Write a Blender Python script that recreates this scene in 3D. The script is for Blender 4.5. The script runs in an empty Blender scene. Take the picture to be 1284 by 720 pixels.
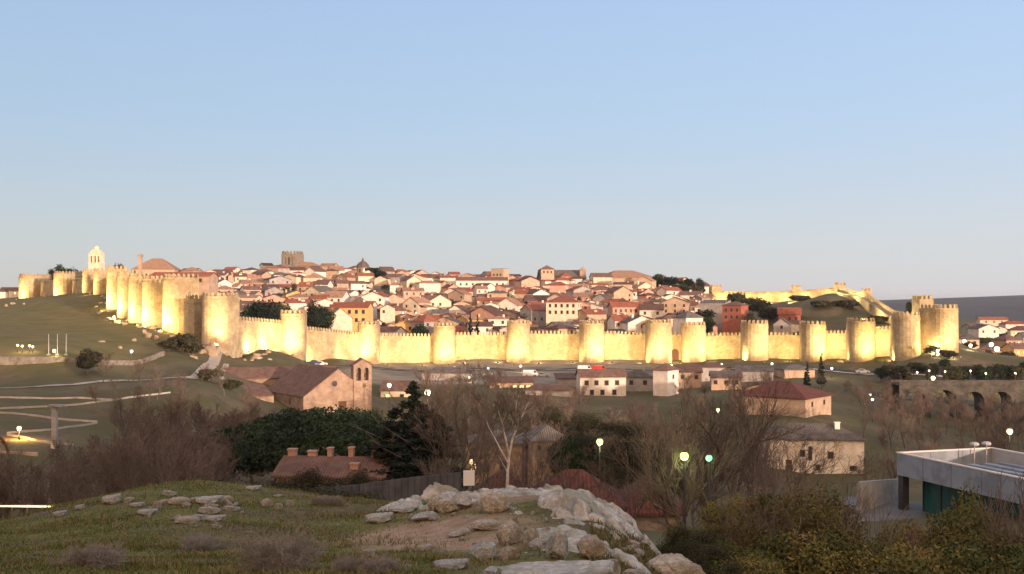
import bpy, bmesh, math, random
import numpy as np
from mathutils import Vector, Matrix, noise as mnoise
C = bpy.context.scene.collection
SC = bpy.context.scene
F = 1284.0                      # focal length in photo pixels; horizon of the level camera at photo row 385
HZ = 385.0
R = math.radians
rnd = random.Random(7)

def P(px, py, Y):               # point seen at photo pixel, Y metres away (eye level is z = 0)
    return Vector(((px-642.0)*Y/F, Y, -(py-HZ)*Y/F))
def X(px, Y): return (px-642.0)*Y/F
def Zp(py, Y): return -(py-HZ)*Y/F

# ------------------------------------------------------------------ object helpers
def obj(name, me, parent=None, loc=None, rotz=None):
    o = bpy.data.objects.new(name, me); C.objects.link(o)
    if parent is not None: o.parent = parent
    if loc is not None: o.location = loc
    if rotz is not None: o.rotation_euler = (0, 0, rotz)
    return o
def tag(o, label=None, cat=None, group=None, kind=None):
    if label: o['label'] = label
    if cat: o['category'] = cat
    if group: o['group'] = group
    if kind: o['kind'] = kind
    return o
def thing(name, label, cat, loc=(0,0,0), rotz=0.0, group=None):
    o = bpy.data.objects.new(name, None); C.objects.link(o)
    o.location = loc; o.rotation_euler = (0, 0, rotz); o.empty_display_size = .2
    o['kind'] = 'thing'; return tag(o, label, cat, group)
def copy_tree(o, parent=None):
    c = o.copy(); C.objects.link(c)
    if parent is not None: c.parent = parent
    for ch in list(o.children): copy_tree(ch, c)
    return c

class MB:
    """collects faces and becomes ONE mesh"""
    def __init__(s): s.v = []; s.f = []; s.m = []
    def add(s, vs, fs, mi=0):
        b = len(s.v); s.v.extend([tuple(p) for p in vs])
        for f in fs: s.f.append(tuple(b+i for i in f)); s.m.append(mi)
    def box(s, x0, x1, y0, y1, z0, z1, mi=0):
        vs = [(x,y,z) for z in (z0,z1) for y in (y0,y1) for x in (x0,x1)]
        s.add(vs, [(0,2,3,1),(4,5,7,6),(0,1,5,4),(2,6,7,3),(0,4,6,2),(1,3,7,5)], mi)
    def obox(s, c, ax, hx, hy, z0, z1, mi=0):       # box turned to axis ax (2d unit vector)
        ax = Vector((ax[0], ax[1])); ay = Vector((-ax[1], ax[0])); vs = []
        for z in (z0, z1):
            for b in (-hy, hy):
                for a in (-hx, hx):
                    p = Vector((c[0], c[1])) + ax*a + ay*b; vs.append((p.x, p.y, z))
        s.add(vs, [(0,2,3,1),(4,5,7,6),(0,1,5,4),(2,6,7,3),(0,4,6,2),(1,3,7,5)], mi)
    def prism(s, poly, z0, z1, k=1.0, c=(0,0), mi=0):   # upright polygon (ccw), top scaled by k about c
        n = len(poly)
        vs = [(p[0],p[1],z0) for p in poly] + [(c[0]+(p[0]-c[0])*k, c[1]+(p[1]-c[1])*k, z1) for p in poly]
        fs = [(i,(i+1)%n,n+(i+1)%n,n+i) for i in range(n)]
        s.add(vs, fs+[tuple(range(n-1,-1,-1)), tuple(range(n,2*n))], mi)
    def pyramid(s, poly, z0, apex, mi=0):
        n = len(poly)
        s.add([(p[0],p[1],z0) for p in poly]+[apex], [(i,(i+1)%n,n) for i in range(n)]+[tuple(range(n-1,-1,-1))], mi)
    def tube(s, p0, p1, r0, r1, n=5, cap=False, mi=0):
        p0 = Vector(p0); p1 = Vector(p1); d = p1-p0
        if d.length < 1e-6: return
        d.normalize(); a = d.orthogonal().normalized(); b = d.cross(a); vs = []
        for p, r in ((p0,r0),(p1,r1)):
            for i in range(n):
                t = 2*math.pi*i/n; vs.append(p + a*(math.cos(t)*r) + b*(math.sin(t)*r))
        fs = [(i,(i+1)%n,n+(i+1)%n,n+i) for i in range(n)]
        if cap: fs += [tuple(range(n-1,-1,-1)), tuple(range(n,2*n))]
        s.add(vs, fs, mi)
    def lathe(s, prof, n=12, c=(0,0), mi=0):        # prof: (radius, z) bottom to top, closed
        vs = []
        for r, z in prof:
            for i in range(n):
                t = 2*math.pi*i/n; vs.append((c[0]+r*math.cos(t), c[1]+r*math.sin(t), z))
        k = len(prof); fs = []
        for j in range(k-1):
            for i in range(n): fs.append((j*n+i, j*n+(i+1)%n, (j+1)*n+(i+1)%n, (j+1)*n+i))
        fs += [tuple(range(n-1,-1,-1)), tuple(range((k-1)*n, k*n))]
        s.add(vs, fs, mi)
    def sphere(s, c, r, n=10, m=7, mi=0, sx=1, sy=1, sz=1):
        prof = [(r*math.sin(math.pi*j/m)+1e-4, -r*math.cos(math.pi*j/m)) for j in range(m+1)]
        b = MB(); b.lathe(prof, n)
        s.add([(c[0]+x*sx, c[1]+y*sy, c[2]+z*sz) for x,y,z in b.v], b.f, mi)
    def mesh(s, name, mats, smooth=False):
        me = bpy.data.meshes.new(name); me.from_pydata(s.v, [], s.f)
        for m in (mats if isinstance(mats, (list,tuple)) else [mats]): me.materials.append(m)
        if any(s.m): me.polygons.foreach_set('material_index', s.m)
        if smooth: me.polygons.foreach_set('use_smooth', [True]*len(me.polygons))
        me.update(); return me
    def build(s, name, mats, parent=None, smooth=False, loc=None, rotz=None):
        return obj(name, s.mesh(name, mats, smooth), parent, loc, rotz)

# ------------------------------------------------------------------ materials
def mat(name, c1, c2=None, scale=1.0, rough=.85, detail=6, bump=0.0, bscale=None, c3=None, scale3=None, spec=.2, kind=None, emit=None, estr=0, lo=.35, hi=.65, space='Object', metallic=0, rand=0.0):
    m = bpy.data.materials.new(name); m.use_nodes = True
    nt = m.node_tree; N = nt.nodes; L = nt.links
    b = N['Principled BSDF']; b.inputs['Roughness'].default_value = rough
    b.inputs['Specular IOR Level'].default_value = spec; b.inputs['Metallic'].default_value = metallic
    if emit:
        b.inputs['Base Color'].default_value = (*c1, 1)
        b.inputs['Emission Color'].default_value = (*emit, 1); b.inputs['Emission Strength'].default_value = estr
        return m
    tc = N.new('ShaderNodeTexCoord'); co = tc.outputs[space]
    if space == 'World':
        pass
    def nz(sc, det=detail):
        n = N.new('ShaderNodeTexNoise'); n.inputs['Scale'].default_value = sc; n.inputs['Detail'].default_value = det
        n.inputs['Roughness'].default_value = .62; L.new(co, n.inputs['Vector']); return n.outputs['Fac']
    def ramp(fac, a, bb, l=lo, h=hi):
        r = N.new('ShaderNodeValToRGB'); r.color_ramp.elements[0].position = l; r.color_ramp.elements[1].position = h
        r.color_ramp.elements[0].color = (*a, 1); r.color_ramp.elements[1].color = (*bb, 1); L.new(fac, r.inputs[0]); return r.outputs[0]
    col = ramp(nz(scale), c1, c2 or c1)
    if c3:
        mx = N.new('ShaderNodeMix'); mx.data_type = 'RGBA'
        r = ramp(nz(scale3 or scale*.2, 4), (0,0,0), (1,1,1), .48, .6)
        L.new(r, mx.inputs[0]); L.new(col, mx.inputs[6]); mx.inputs[7].default_value = (*c3, 1); col = mx.outputs[2]
    height = None
    if kind == 'tile':            # rows of clay channel tiles running down the slope
        w = N.new('ShaderNodeTexWave'); w.wave_type = 'BANDS'; w.bands_direction = 'X'
        w.inputs['Scale'].default_value = 1.05; w.inputs['Distortion'].default_value = .6; w.inputs['Detail'].default_value = 2
        L.new(co, w.inputs['Vector'])
        mx = N.new('ShaderNodeMix'); mx.data_type = 'RGBA'; mx.blend_type = 'MULTIPLY'; mx.inputs[0].default_value = .55
        L.new(col, mx.inputs[6]); L.new(ramp(w.outputs['Fac'], (.45,.42,.4), (1,1,1), .05, .5), mx.inputs[7]); col = mx.outputs[2]
        height = w.outputs['Fac']
    if kind == 'stone':           # coursed rubble
        br = N.new('ShaderNodeTexVoronoi'); br.inputs['Scale'].default_value = 1.15
        mp = N.new('ShaderNodeMapping'); mp.inputs['Scale'].default_value = (1,1,1.7); L.new(co, mp.inputs[0]); L.new(mp.outputs[0], br.inputs['Vector'])
        mx = N.new('ShaderNodeMix'); mx.data_type = 'RGBA'; mx.blend_type = 'MULTIPLY'; mx.inputs[0].default_value = .38
        L.new(col, mx.inputs[6])
        sep = N.new('ShaderNodeSeparateColor'); L.new(br.outputs['Color'], sep.inputs[0])
        L.new(ramp(sep.outputs[0], (.5,.48,.45), (1,1,1), 0, 1), mx.inputs[7]); col = mx.outputs[2]
        height = br.outputs['Distance']
    if kind == 'planks':
        w = N.new('ShaderNodeTexWave'); w.wave_type = 'BANDS'; w.bands_direction = 'X'
        w.inputs['Scale'].default_value = .8; w.inputs['Distortion'].default_value = .3
        L.new(co, w.inputs['Vector'])
        mx = N.new('ShaderNodeMix'); mx.data_type = 'RGBA'; mx.blend_type = 'MULTIPLY'; mx.inputs[0].default_value = .4
        L.new(col, mx.inputs[6]); L.new(ramp(w.outputs['Fac'], (.4,.4,.4), (1,1,1), 0, .3), mx.inputs[7]); col = mx.outputs[2]
    if rand:
        oi = N.new('ShaderNodeObjectInfo'); hs = N.new('ShaderNodeHueSaturation')
        mr = N.new('ShaderNodeMapRange'); mr.inputs[3].default_value = 1-rand; mr.inputs[4].default_value = 1+rand
        L.new(oi.outputs['Random'], mr.inputs[0]); L.new(mr.outputs[0], hs.inputs['Value']); L.new(col, hs.inputs['Color']); col = hs.outputs[0]
    L.new(col, b.inputs['Base Color'])
    if bump:
        bp = N.new('ShaderNodeBump'); bp.inputs['Strength'].default_value = bump; bp.inputs['Distance'].default_value = .15
        L.new(height if height is not None else nz(bscale or scale*3, 8), bp.inputs['Height']); L.new(bp.outputs[0], b.inputs['Normal'])
    return m

M = {}
M['wall_stone'] = mat('wall_stone', (.36,.285,.17), (.50,.41,.255), .5, .92, kind='stone', bump=.4, c3=(.33,.25,.15), scale3=.16)
M['grey_stone'] = mat('grey_stone', (.17,.145,.12), (.32,.28,.23), .8, .95, kind='stone', bump=.4)
M['church_stone'] = mat('church_stone', (.27,.19,.14), (.42,.31,.235), .4, .92, kind='stone', bump=.25)
M['bridge_stone'] = mat('bridge_stone', (.06,.055,.05), (.125,.115,.10), .6, .95, kind='stone', bump=.4)
M['render_white'] = mat('render_white', (.62,.55,.47), (.80,.73,.645), .5, .9, rand=.08)
M['render_cream'] = mat('render_cream', (.60,.50,.37), (.74,.64,.49), .5, .9, rand=.1)
M['render_tan'] = mat('render_tan', (.38,.27,.19), (.52,.39,.28), .5, .9, rand=.12)
M['render_pink'] = mat('render_pink', (.52,.29,.22), (.64,.40,.31), .5, .9, rand=.1)
M['render_grey'] = mat('render_grey', (.27,.25,.235), (.40,.37,.345), .5, .9, rand=.1)
M['render_ochre'] = mat('render_ochre', (.58,.37,.14), (.68,.46,.2), .5, .9, rand=.1)
M['brick_red'] = mat('brick_red', (.30,.10,.07), (.40,.15,.10), .5, .9, rand=.1)
M['roof_brown'] = mat('roof_brown', (.125,.075,.058), (.225,.135,.102), .7, .9, kind='tile', bump=.5, rand=.25)
M['roof_red'] = mat('roof_red', (.26,.085,.05), (.38,.14,.085), .7, .9, kind='tile', bump=.5, rand=.15)
M['roof_ochre'] = mat('roof_ochre', (.30,.175,.11), (.45,.28,.185), .7, .9, kind='tile', bump=.5, rand=.15)
M['roof_grey'] = mat('roof_grey', (.105,.09,.08), (.19,.165,.145), .7, .9, kind='tile', bump=.5, rand=.15)
M['window'] = mat('window_glass', (.02,.022,.027), (.05,.05,.055), 2, .25, spec=.5)
M['window_frame'] = mat('window_frame', (.16,.12,.09), (.25,.19,.15), 3, .7)
M['door'] = mat('door_wood', (.07,.035,.02), (.12,.06,.035), 4, .7)
M['lit_window'] = mat('lit_window', (.8,.6,.3), emit=(1,.66,.25), estr=.9)
M['lamp_glow'] = mat('lamp_glow', (1,.95,.8), emit=(1,.74,.34), estr=1.15)
M['lamp_white'] = mat('lamp_white', (1,1,.95), emit=(1,.86,.55), estr=1.8)
M['lamp_green'] = mat('lamp_green', (.5,1,.6), emit=(.16,.85,.32), estr=.75)
M['lamp_lime'] = mat('lamp_lime', (.9,1,.5), emit=(.80,.95,.26), estr=1.0)
M['roof_maroon'] = mat('roof_maroon', (.085,.034,.026), (.15,.058,.042), 1.2, .92, kind='tile', bump=.25, rand=.1)
M['metal_dark'] = mat('metal_dark', (.035,.035,.038), (.06,.06,.062), 3, .5, spec=.4)
M['metal_grey'] = mat('metal_grey', (.28,.28,.28), (.36,.36,.36), 3, .5, spec=.4)
M['bark'] = mat('bark', (.085,.068,.055), (.17,.14,.115), 3, .95, rand=.2)
M['twig'] = mat('twig', (.115,.09,.07), (.20,.155,.122), 2, .95, rand=.25)
M['twig_red'] = mat('twig_reddish', (.115,.08,.063), (.18,.128,.10), 2, .95, rand=.25)
M['birch'] = mat('birch_bark', (.34,.30,.26), (.62,.57,.51), 5, .8)
M['pine'] = mat('pine_needles', (.014,.026,.012), (.035,.056,.022), .8, .8, rand=.2)
M['conifer'] = mat('conifer_needles', (.010,.016,.010), (.026,.036,.02), .8, .85, rand=.2)
M['olive'] = mat('olive_leaves', (.105,.098,.028), (.20,.172,.052), .7, .8, c3=(.155,.10,.04), scale3=.5, rand=.35)
M['olive_green'] = mat('olive_green_leaves', (.062,.075,.020), (.135,.145,.042), .7, .8, c3=(.12,.10,.03), scale3=.5, rand=.35)
M['dull_leaf'] = mat('dull_leaves', (.03,.032,.016), (.065,.06,.03), .8, .85, rand=.25)
M['heather'] = mat('heather_twigs', (.19,.165,.135), (.34,.30,.25), 4, .95)
M['rock'] = mat('granite', (.42,.37,.30), (.66,.60,.50), 5.5, .95, bump=1.0, bscale=9, lo=.4, hi=.6, c3=(.33,.29,.21), scale3=1.1, detail=12)
M['rock_grey'] = mat('granite_lichen', (.42,.41,.37), (.66,.64,.59), 6.5, .95, bump=1.0, bscale=9, lo=.4, hi=.6, c3=(.34,.34,.27), scale3=1.3, detail=12)
M['far_rock'] = mat('far_rock', (.28,.21,.14), (.50,.40,.28), .6, .92, bump=.5)
M['concrete'] = mat('concrete', (.30,.285,.265), (.44,.42,.39), .8, .85, c3=(.24,.225,.2), scale3=.35)
M['panel_white'] = mat('panel_cladding', (.235,.265,.305), (.30,.335,.38), .6, .5, c3=(.20,.225,.255), scale3=.5, spec=.35)
M['panel_inner'] = mat('panel_inner', (.36,.35,.335), (.44,.43,.41), .6, .6)
M['roof_membrane'] = mat('roof_membrane', (.17,.18,.2), (.26,.27,.29), .5, .8)
M['teal_glass'] = mat('teal_glass', (.016,.075,.072), (.03,.11,.10), .6, .12, spec=.6)
M['asphalt'] = mat('asphalt', (.045,.042,.04), (.07,.066,.062), .4, .9)
M['path'] = mat('gravel_path', (.34,.29,.23), (.46,.40,.33), .6, .95)
M['kerb'] = mat('kerb_stone', (.58,.53,.45), (.72,.67,.58), .8, .9)
M['fence_grey'] = mat('weathered_boards', (.065,.068,.078), (.11,.113,.122), .9, .85, kind='planks')
M['white_sign'] = mat('white_sign', (.66,.66,.66), (.74,.74,.73), 1, .7)
M['car_white'] = mat('car_white', (.74,.74,.73), rough=.3, spec=.5)
M['car_silver'] = mat('car_silver', (.42,.43,.44), rough=.3, spec=.5, metallic=.3)
M['car_blue'] = mat('car_blue', (.05,.07,.2), rough=.3, spec=.5)
M['car_red'] = mat('car_red', (.5,.03,.02), rough=.3, spec=.5)
M['car_dark'] = mat('car_dark', (.03,.032,.036), rough=.3, spec=.5)
M['tyre'] = mat('tyre', (.015,.015,.015), rough=.9)
M['rust'] = mat('rust', (.09,.035,.02), (.15,.06,.03), 2, .8)
# ------------------------------------------------------------------ terrain
CT = []                          # control points x, y, z
def g(px, py, Y): CT.append((X(px,Y), Y, Zp(py,Y)))
def gz(px, Y, z): CT.append((X(px,Y), Y, z))
for x in (-5,0,5): CT.append((x, 2, -1.75))
for x in (-26,-12,12,26): CT.append((x, -6, -1.2))
for px,py in ((-200,716),(0,715),(200,716),(350,718),(500,716),(642,718),(780,722)): g(px,py,14)
gz(900,14,-4.5); gz(1050,14,-6.0); gz(1284,14,-7.5)
for px,py,Y in ((-120,690,30),(0,663,30),(90,640,33),(160,627,35),(250,613,36),(340,627,36),(430,634,36),(540,636,32),(640,633,29),(720,636,27),(790,662,24)): g(px,py,Y)
for px,py,Y in ((0,690,20),(250,668,21),(450,672,21),(600,678,19),(720,684,18)): g(px,py,Y)
gz(860,24,-6.8); gz(930,26,-8.8); gz(1100,30,-10.8); gz(1284,30,-11.5); gz(1450,30,-11.5)
for px,z in ((-200,-15),(100,-14.5),(300,-14),(500,-13),(700,-11.8),(850,-12.5),(1000,-14),(1200,-14.5),(1450,-14)): gz(px,52,z)
for px,z in ((-200,-22),(0,-21.5),(200,-21),(420,-19.5),(600,-17.8),(760,-17.5),(900,-18),(1050,-17.8),(1200,-17.6),(1450,-17)): gz(px,85,z)
for px,z in ((-200,-24),(0,-24),(250,-24),(450,-22.5),(600,-22),(800,-23),(1000,-24),(1200,-24),(1450,-24)): gz(px,118,z)
for px,z in ((-200,-22),(0,-21.5),(80,-22),(200,-24.5),(350,-26),(600,-27),(800,-27.5),(900,-28),(1050,-29),(1200,-30),(1450,-30)): gz(px,155,z)
for px,z in ((-150,-19),(0,-19.2),(120,-20.5),(250,-22.5),(400,-26.3),(600,-28),(800,-29),(1025,-30.6),(1200,-31),(1450,-31)): gz(px,192,z)
g(-150,488,215); g(0,490,215); g(120,488,215); g(250,486,222); gz(400,225,-27); gz(600,235,-27.2); gz(800,240,-27.5); g(1010,520,230); gz(1200,235,-30); gz(1450,235,-30)
g(-150,471,240); g(0,471,243); g(90,469,243); g(180,474,250); g(262,470,260); g(330,505,262); g(470,520,262); gz(640,270,-25.5); g(900,505,265); g(1050,510,262); gz(1190,265,-29); gz(1400,265,-29)
g(-150,444,256); g(0,444,256); g(90,443,258); g(170,452,275); g(230,446,285); g(262,452,300)
g(470,478,312); g(500,479,310); g(650,480,310); g(780,497,290); g(900,492,292); g(1000,486,300); gz(1130,300,-24.5); gz(1250,300,-25); gz(1400,300,-24)
g(252,440,308); g(285,447,322); g(300,457,340); g(395,457,356); g(470,458,372); g(600,458,381); g(740,458,377); g(900,456,368); g(1020,456,352); g(1137,453,332); g(1200,453,326); g(1300,452,330)
for px,py,Y in ((247,433,326),(272,436,320),(320,440,336),(367,448,350),(415,450,368),(462,455,385),(557,455,398),(650,454,397),(742,454,395),(826,454,390),(870,453,392),(947,451,383),(1020,453,375),(1081,451,362),(1137,450,348),(1183,441,345)): g(px,py,Y)
for px,py,Y in ((222,418,345),(190,410,365),(170,404,385),(155,398,405),(143,386,425),(125,368,470),(111,367,500),(82,369,540),(40,373,575),(0,378,540),(-120,390,520)): g(px,py,Y)
g(-100,425,330); g(0,415,330); g(100,420,330); g(160,418,330); g(0,395,420); g(100,390,420); g(205,430,312)
for px,z in ((290,-9),(360,-12),(450,-15),(560,-16.5),(650,-16.5),(750,-16),(850,-15.5),(950,-13)): gz(px,425,z)
for px,py in ((270,384),(340,390),(450,396),(560,402),(650,402),(750,402),(850,400),(930,398),(1000,396)): g(px,py,500)
for px,py in ((230,358),(330,366),(450,372),(560,380),(650,380),(750,380),(850,378)): g(px,py,600)
for px,py in ((170,348),(300,354),(380,350),(500,356),(640,362),(750,362),(850,366)): g(px,py,700)
for px,py in ((120,352),(200,346),(300,348),(370,341),(500,350),(640,355),(760,355),(840,364),(900,372)): g(px,py,800)
g(950,392,470); g(985,383,470); g(1040,368,470); g(1085,385,455); g(1110,400,430); g(1140,408,395); g(1160,412,370)
g(897,381,640); g(960,380,590); g(1020,373,545); g(1053,371,520); g(1100,394,450)
g(1225,452,400); g(1300,445,440); g(1230,425,600); g(1300,420,600); g(1400,420,600); g(1240,404,1000); g(1320,404,1000); gz(1150,600,-10); gz(1150,1000,-12)
for px in (-100,100,300,500,700,900,1100): gz(px,1100,5 if px<900 else -8)
for px in (-100,200,500,800,1050,1240,1400): gz(px,2000,0 if px<1000 else -24)
for px in (-150,0,100,400,700,1000): gz(px,5200,38 if px<200 else 20)
g(1150,376,5200); g(1215,374,5200); g(1284,371,5200); g(1400,369,5200)
for px in (-100,400,900,1300): gz(px,9000,0)
CT = np.array(CT)
def warp(x, y):
    d = y+25.0
    return np.stack([x/d*3.0, np.log(d)*1.6], -1)
_W = warp(CT[:,0], CT[:,1])
def _k(r2): return .5*r2*np.log(r2+1e-12)
_n = len(CT)
_A = np.zeros((_n+3,_n+3)); _d2 = ((_W[:,None]-_W[None])**2).sum(-1)
_A[:_n,:_n] = _k(_d2)+np.eye(_n)*2e-4
_A[:_n,_n] = 1; _A[:_n,_n+1:] = _W; _A[_n,:_n] = 1; _A[_n+1:,:_n] = _W.T
_S = np.linalg.solve(_A, np.r_[CT[:,2], 0,0,0])
_sin = [(random.Random(i).uniform(.7,1.3)*s, random.Random(i+50).uniform(0,6.28), random.Random(i+90).uniform(0,6.28), a) for i,(s,a) in enumerate(((.35,.09),(.8,.05),(1.7,.028),(3.1,.015),(.11,.25),(.05,.4)))]
def hgrid(x, y):
    x = np.asarray(x, float); y = np.asarray(y, float); sh = x.shape; x = x.ravel(); y = y.ravel()
    out = np.empty(len(x))
    for a in range(0, len(x), 20000):
        w = warp(x[a:a+20000], y[a:a+20000]); d2 = ((w[:,None]-_W[None])**2).sum(-1)
        out[a:a+20000] = _k(d2)@_S[:_n] + _S[_n] + w@_S[_n+1:]
    for s,p,q,a in _sin:
        th = p; u = x*math.cos(th)+y*math.sin(th); v = -x*math.sin(th)+y*math.cos(th)
        wave = np.sin(u*s+q+1.3*np.sin(v*s*.7+p))*np.cos(v*s*.83+p)
        k = a if s > .2 else a*np.clip(y/120., .3, 3)*np.exp(-np.maximum(y-150,0)/60.)
        out += wave*k
    return out.reshape(sh)
def h(x, y): return float(hgrid(np.array([x]), np.array([y]))[0])
def onto(px, Y, dz=0.0):
    x = X(px, Y); return Vector((x, Y, h(x, Y)+dz))

# ---- material of the terrain: mixes by world position (dry grass, green grass, bare earth) + sandy patch on the near hill
def ground_material():
    m = bpy.data.materials.new('ground'); m.use_nodes = True; nt = m.node_tree; N = nt.nodes; L = nt.links
    b = N['Principled BSDF']; b.inputs['Roughness'].default_value = .97; b.inputs['Specular IOR Level'].default_value = .1
    co = N.new('ShaderNodeTexCoord').outputs['Object']
    def nz(sc, det=8, ro=.6):
        n = N.new('ShaderNodeTexNoise'); n.inputs['Scale'].default_value = sc; n.inputs['Detail'].default_value = det; n.inputs['Roughness'].default_value = ro
        L.new(co, n.inputs['Vector']); return n.outputs['Fac']
    def mr(v, a, c, d=0., e=1.):
        n = N.new('ShaderNodeMapRange'); n.inputs[1].default_value = a; n.inputs[2].default_value = c; n.inputs[3].default_value = d; n.inputs[4].default_value = e
        L.new(v, n.inputs[0]); return n.outputs[0]
    def mix(f, a, c):
        n = N.new('ShaderNodeMix'); n.data_type = 'RGBA'
        L.new(f, n.inputs[0])
        for s, k in ((a,6),(c,7)):
            if isinstance(s, tuple): n.inputs[k].default_value = (*s,1)
            else: L.new(s, n.inputs[k])
        return n.outputs[2]
    def mul(a, c):
        n = N.new('ShaderNodeMath'); n.operation = 'MULTIPLY'; L.new(a, n.inputs[0]); L.new(c, n.inputs[1]); return n.outputs[0]
    def mx(a, c):
        n = N.new('ShaderNodeMath'); n.operation = 'MAXIMUM'; L.new(a, n.inputs[0]); L.new(c, n.inputs[1]); return n.outputs[0]
    sep = N.new('ShaderNodeSeparateXYZ'); L.new(co, sep.inputs[0])
    grass = mix(mr(nz(.55), .4, .6), (.074,.090,.022), (.135,.14,.042))
    grass = mix(mr(nz(3.5,6), .45, .62), grass, (.175,.14,.062))
    earth = mix(mr(nz(1.2), .4, .6), (.105,.075,.05), (.17,.125,.085))
    near = mix(mr(nz(.3,7), .5, .62), grass, earth)
    def blob(cx, cy, r0, r1):
        d = N.new('ShaderNodeVectorMath'); d.operation = 'DISTANCE'
        cb = N.new('ShaderNodeCombineXYZ'); L.new(sep.outputs[0], cb.inputs[0]); L.new(sep.outputs[1], cb.inputs[1])
        nd = N.new('ShaderNodeTexNoise'); nd.inputs['Scale'].default_value = .5; nd.inputs['Detail'].default_value = 6; L.new(co, nd.inputs['Vector'])
        ad = N.new('ShaderNodeVectorMath'); ad.operation = 'MULTIPLY_ADD'; L.new(nd.outputs['Color'], ad.inputs[0]); ad.inputs[1].default_value = (3.4,3.4,0); L.new(cb.outputs[0], ad.inputs[2])
        L.new(ad.outputs[0], d.inputs[0]); d.inputs[1].default_value = (cx+1.7, cy+1.7, 0)
        return mr(d.outputs['Value'], r0, r1, 1, 0)
    sand = mix(mr(nz(2.4), .35, .65), (.25,.165,.105), (.40,.285,.195))
    s = mx(mx(blob(-1.5,20.3,1.0,2.5), blob(-.7,19.4,.6,1.9)), blob(-.6,24.5,.4,2.2))
    near = mix(s, near, sand)
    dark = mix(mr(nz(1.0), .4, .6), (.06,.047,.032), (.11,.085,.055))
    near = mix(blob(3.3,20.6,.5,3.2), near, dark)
    valley = mix(mr(nz(.06), .42, .6), (.095,.094,.04), (.145,.122,.07))
    valley = mix(mr(nz(.35), .5, .64), valley, (.11,.082,.06))
    slope = mix(mr(nz(.12), .4, .62), (.135,.125,.045), (.185,.15,.07))
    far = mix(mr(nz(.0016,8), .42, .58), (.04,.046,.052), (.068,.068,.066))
    lawn = mix(mr(nz(.15), .4, .6), (.21,.18,.13), (.30,.26,.19))
    fl = N.new('ShaderNodeMath'); fl.operation = 'MULTIPLY'
    L.new(mr(sep.outputs[0], -62, -52), fl.inputs[0]); L.new(mr(sep.outputs[0], 75, 40), fl.inputs[1])
    fy = mul(mr(sep.outputs[1], 303, 310), mr(sep.outputs[1], 420, 400))
    valley = mix(mul(fl.outputs[0], fy), valley, lawn)
    col = mix(mr(sep.outputs[1], 42, 56), near, valley)
    left = mul(mr(sep.outputs[1], 244, 256), mr(sep.outputs[0], -88, -108))
    col = mix(left, col, slope)
    town = mul(mul(mr(sep.outputs[1], 404, 412), mr(sep.outputs[0], -100, -95)), mr(sep.outputs[0], 112, 100))
    col = mix(town, col, (.20,.145,.105))
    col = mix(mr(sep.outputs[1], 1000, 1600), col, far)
    L.new(col, b.inputs['Base Color'])
    bp = N.new('ShaderNodeBump'); bp.inputs['Strength'].default_value = .6; bp.inputs['Distance'].default_value = .12
    L.new(nz(5,10,.7), bp.inputs['Height']); L.new(bp.outputs[0], b.inputs['Normal'])
    return m
M['ground'] = ground_material()
ang = np.linspace(-.92, .92, 420)
ys = [-14.0]
while ys[-1] < 60: ys.append(ys[-1]+max(.22, (ys[-1]+14)*.0095))
while ys[-1] < 900: ys.append(ys[-1]*1.0125)
while ys[-1] < 9000: ys.append(ys[-1]*1.045)
ys = np.array(ys)
GX = np.tan(ang)[None,:]*(ys[:,None]+25.0); GY = np.repeat(ys[:,None], len(ang), 1); GZ = hgrid(GX, GY)
nr, nc = GX.shape
me = bpy.data.meshes.new('ground')
idx = np.arange(nr*nc).reshape(nr,nc)
quads = np.stack([idx[:-1,:-1],idx[:-1,1:],idx[1:,1:],idx[1:,:-1]],-1).reshape(-1,4)
def fast_mesh(name, co, faces, mats, smooth=False, mi=None):
    me = bpy.data.meshes.new(name); nf, k = faces.shape
    me.vertices.add(len(co)); me.vertices.foreach_set('co', np.asarray(co, np.float32).ravel())
    me.loops.add(nf*k); me.loops.foreach_set('vertex_index', faces.astype(np.int32).ravel())
    me.polygons.add(nf); me.polygons.foreach_set('loop_start', np.arange(0,nf*k,k,dtype=np.int32))
    for m in mats: me.materials.append(m)
    if mi is not None: me.polygons.foreach_set('material_index', np.asarray(mi,np.int32))
    if smooth: me.polygons.foreach_set('use_smooth', np.ones(nf,bool))
    me.update(calc_edges=True); return me
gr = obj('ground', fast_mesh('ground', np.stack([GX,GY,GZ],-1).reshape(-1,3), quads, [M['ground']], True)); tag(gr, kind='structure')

# unseen hill added behind the viewpoint, shaped to keep the valley in shade
shade_hill = MB(); nA, nB = 60, 14
for i in range(nA+1):
    a = R(100+220*i/nA)          # measured from +Y clockwise through the right and the back
    for j in range(nB+1):
        t = j/nB; rr = 24+t*260
        prof = -3 + 24.0*math.sin(min(1,t*1.35)*math.pi*.5) - 60*max(0,t-.8)
        edge = min(1, min(i,nA-i)/8.0)
        shade_hill.v.append((rr*math.sin(a), rr*math.cos(a)-16, -16*(1-edge)+prof*edge+1.6*mnoise.noise((rr*.02,a*3,1)) ))
for i in range(nA):
    for j in range(nB):
        k = i*(nB+1)+j; shade_hill.f.append((k,k+1,k+nB+2,k+nB+1)); shade_hill.m.append(0)
tag(shade_hill.build('hill', M['ground'], smooth=True), kind='structure')

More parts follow.
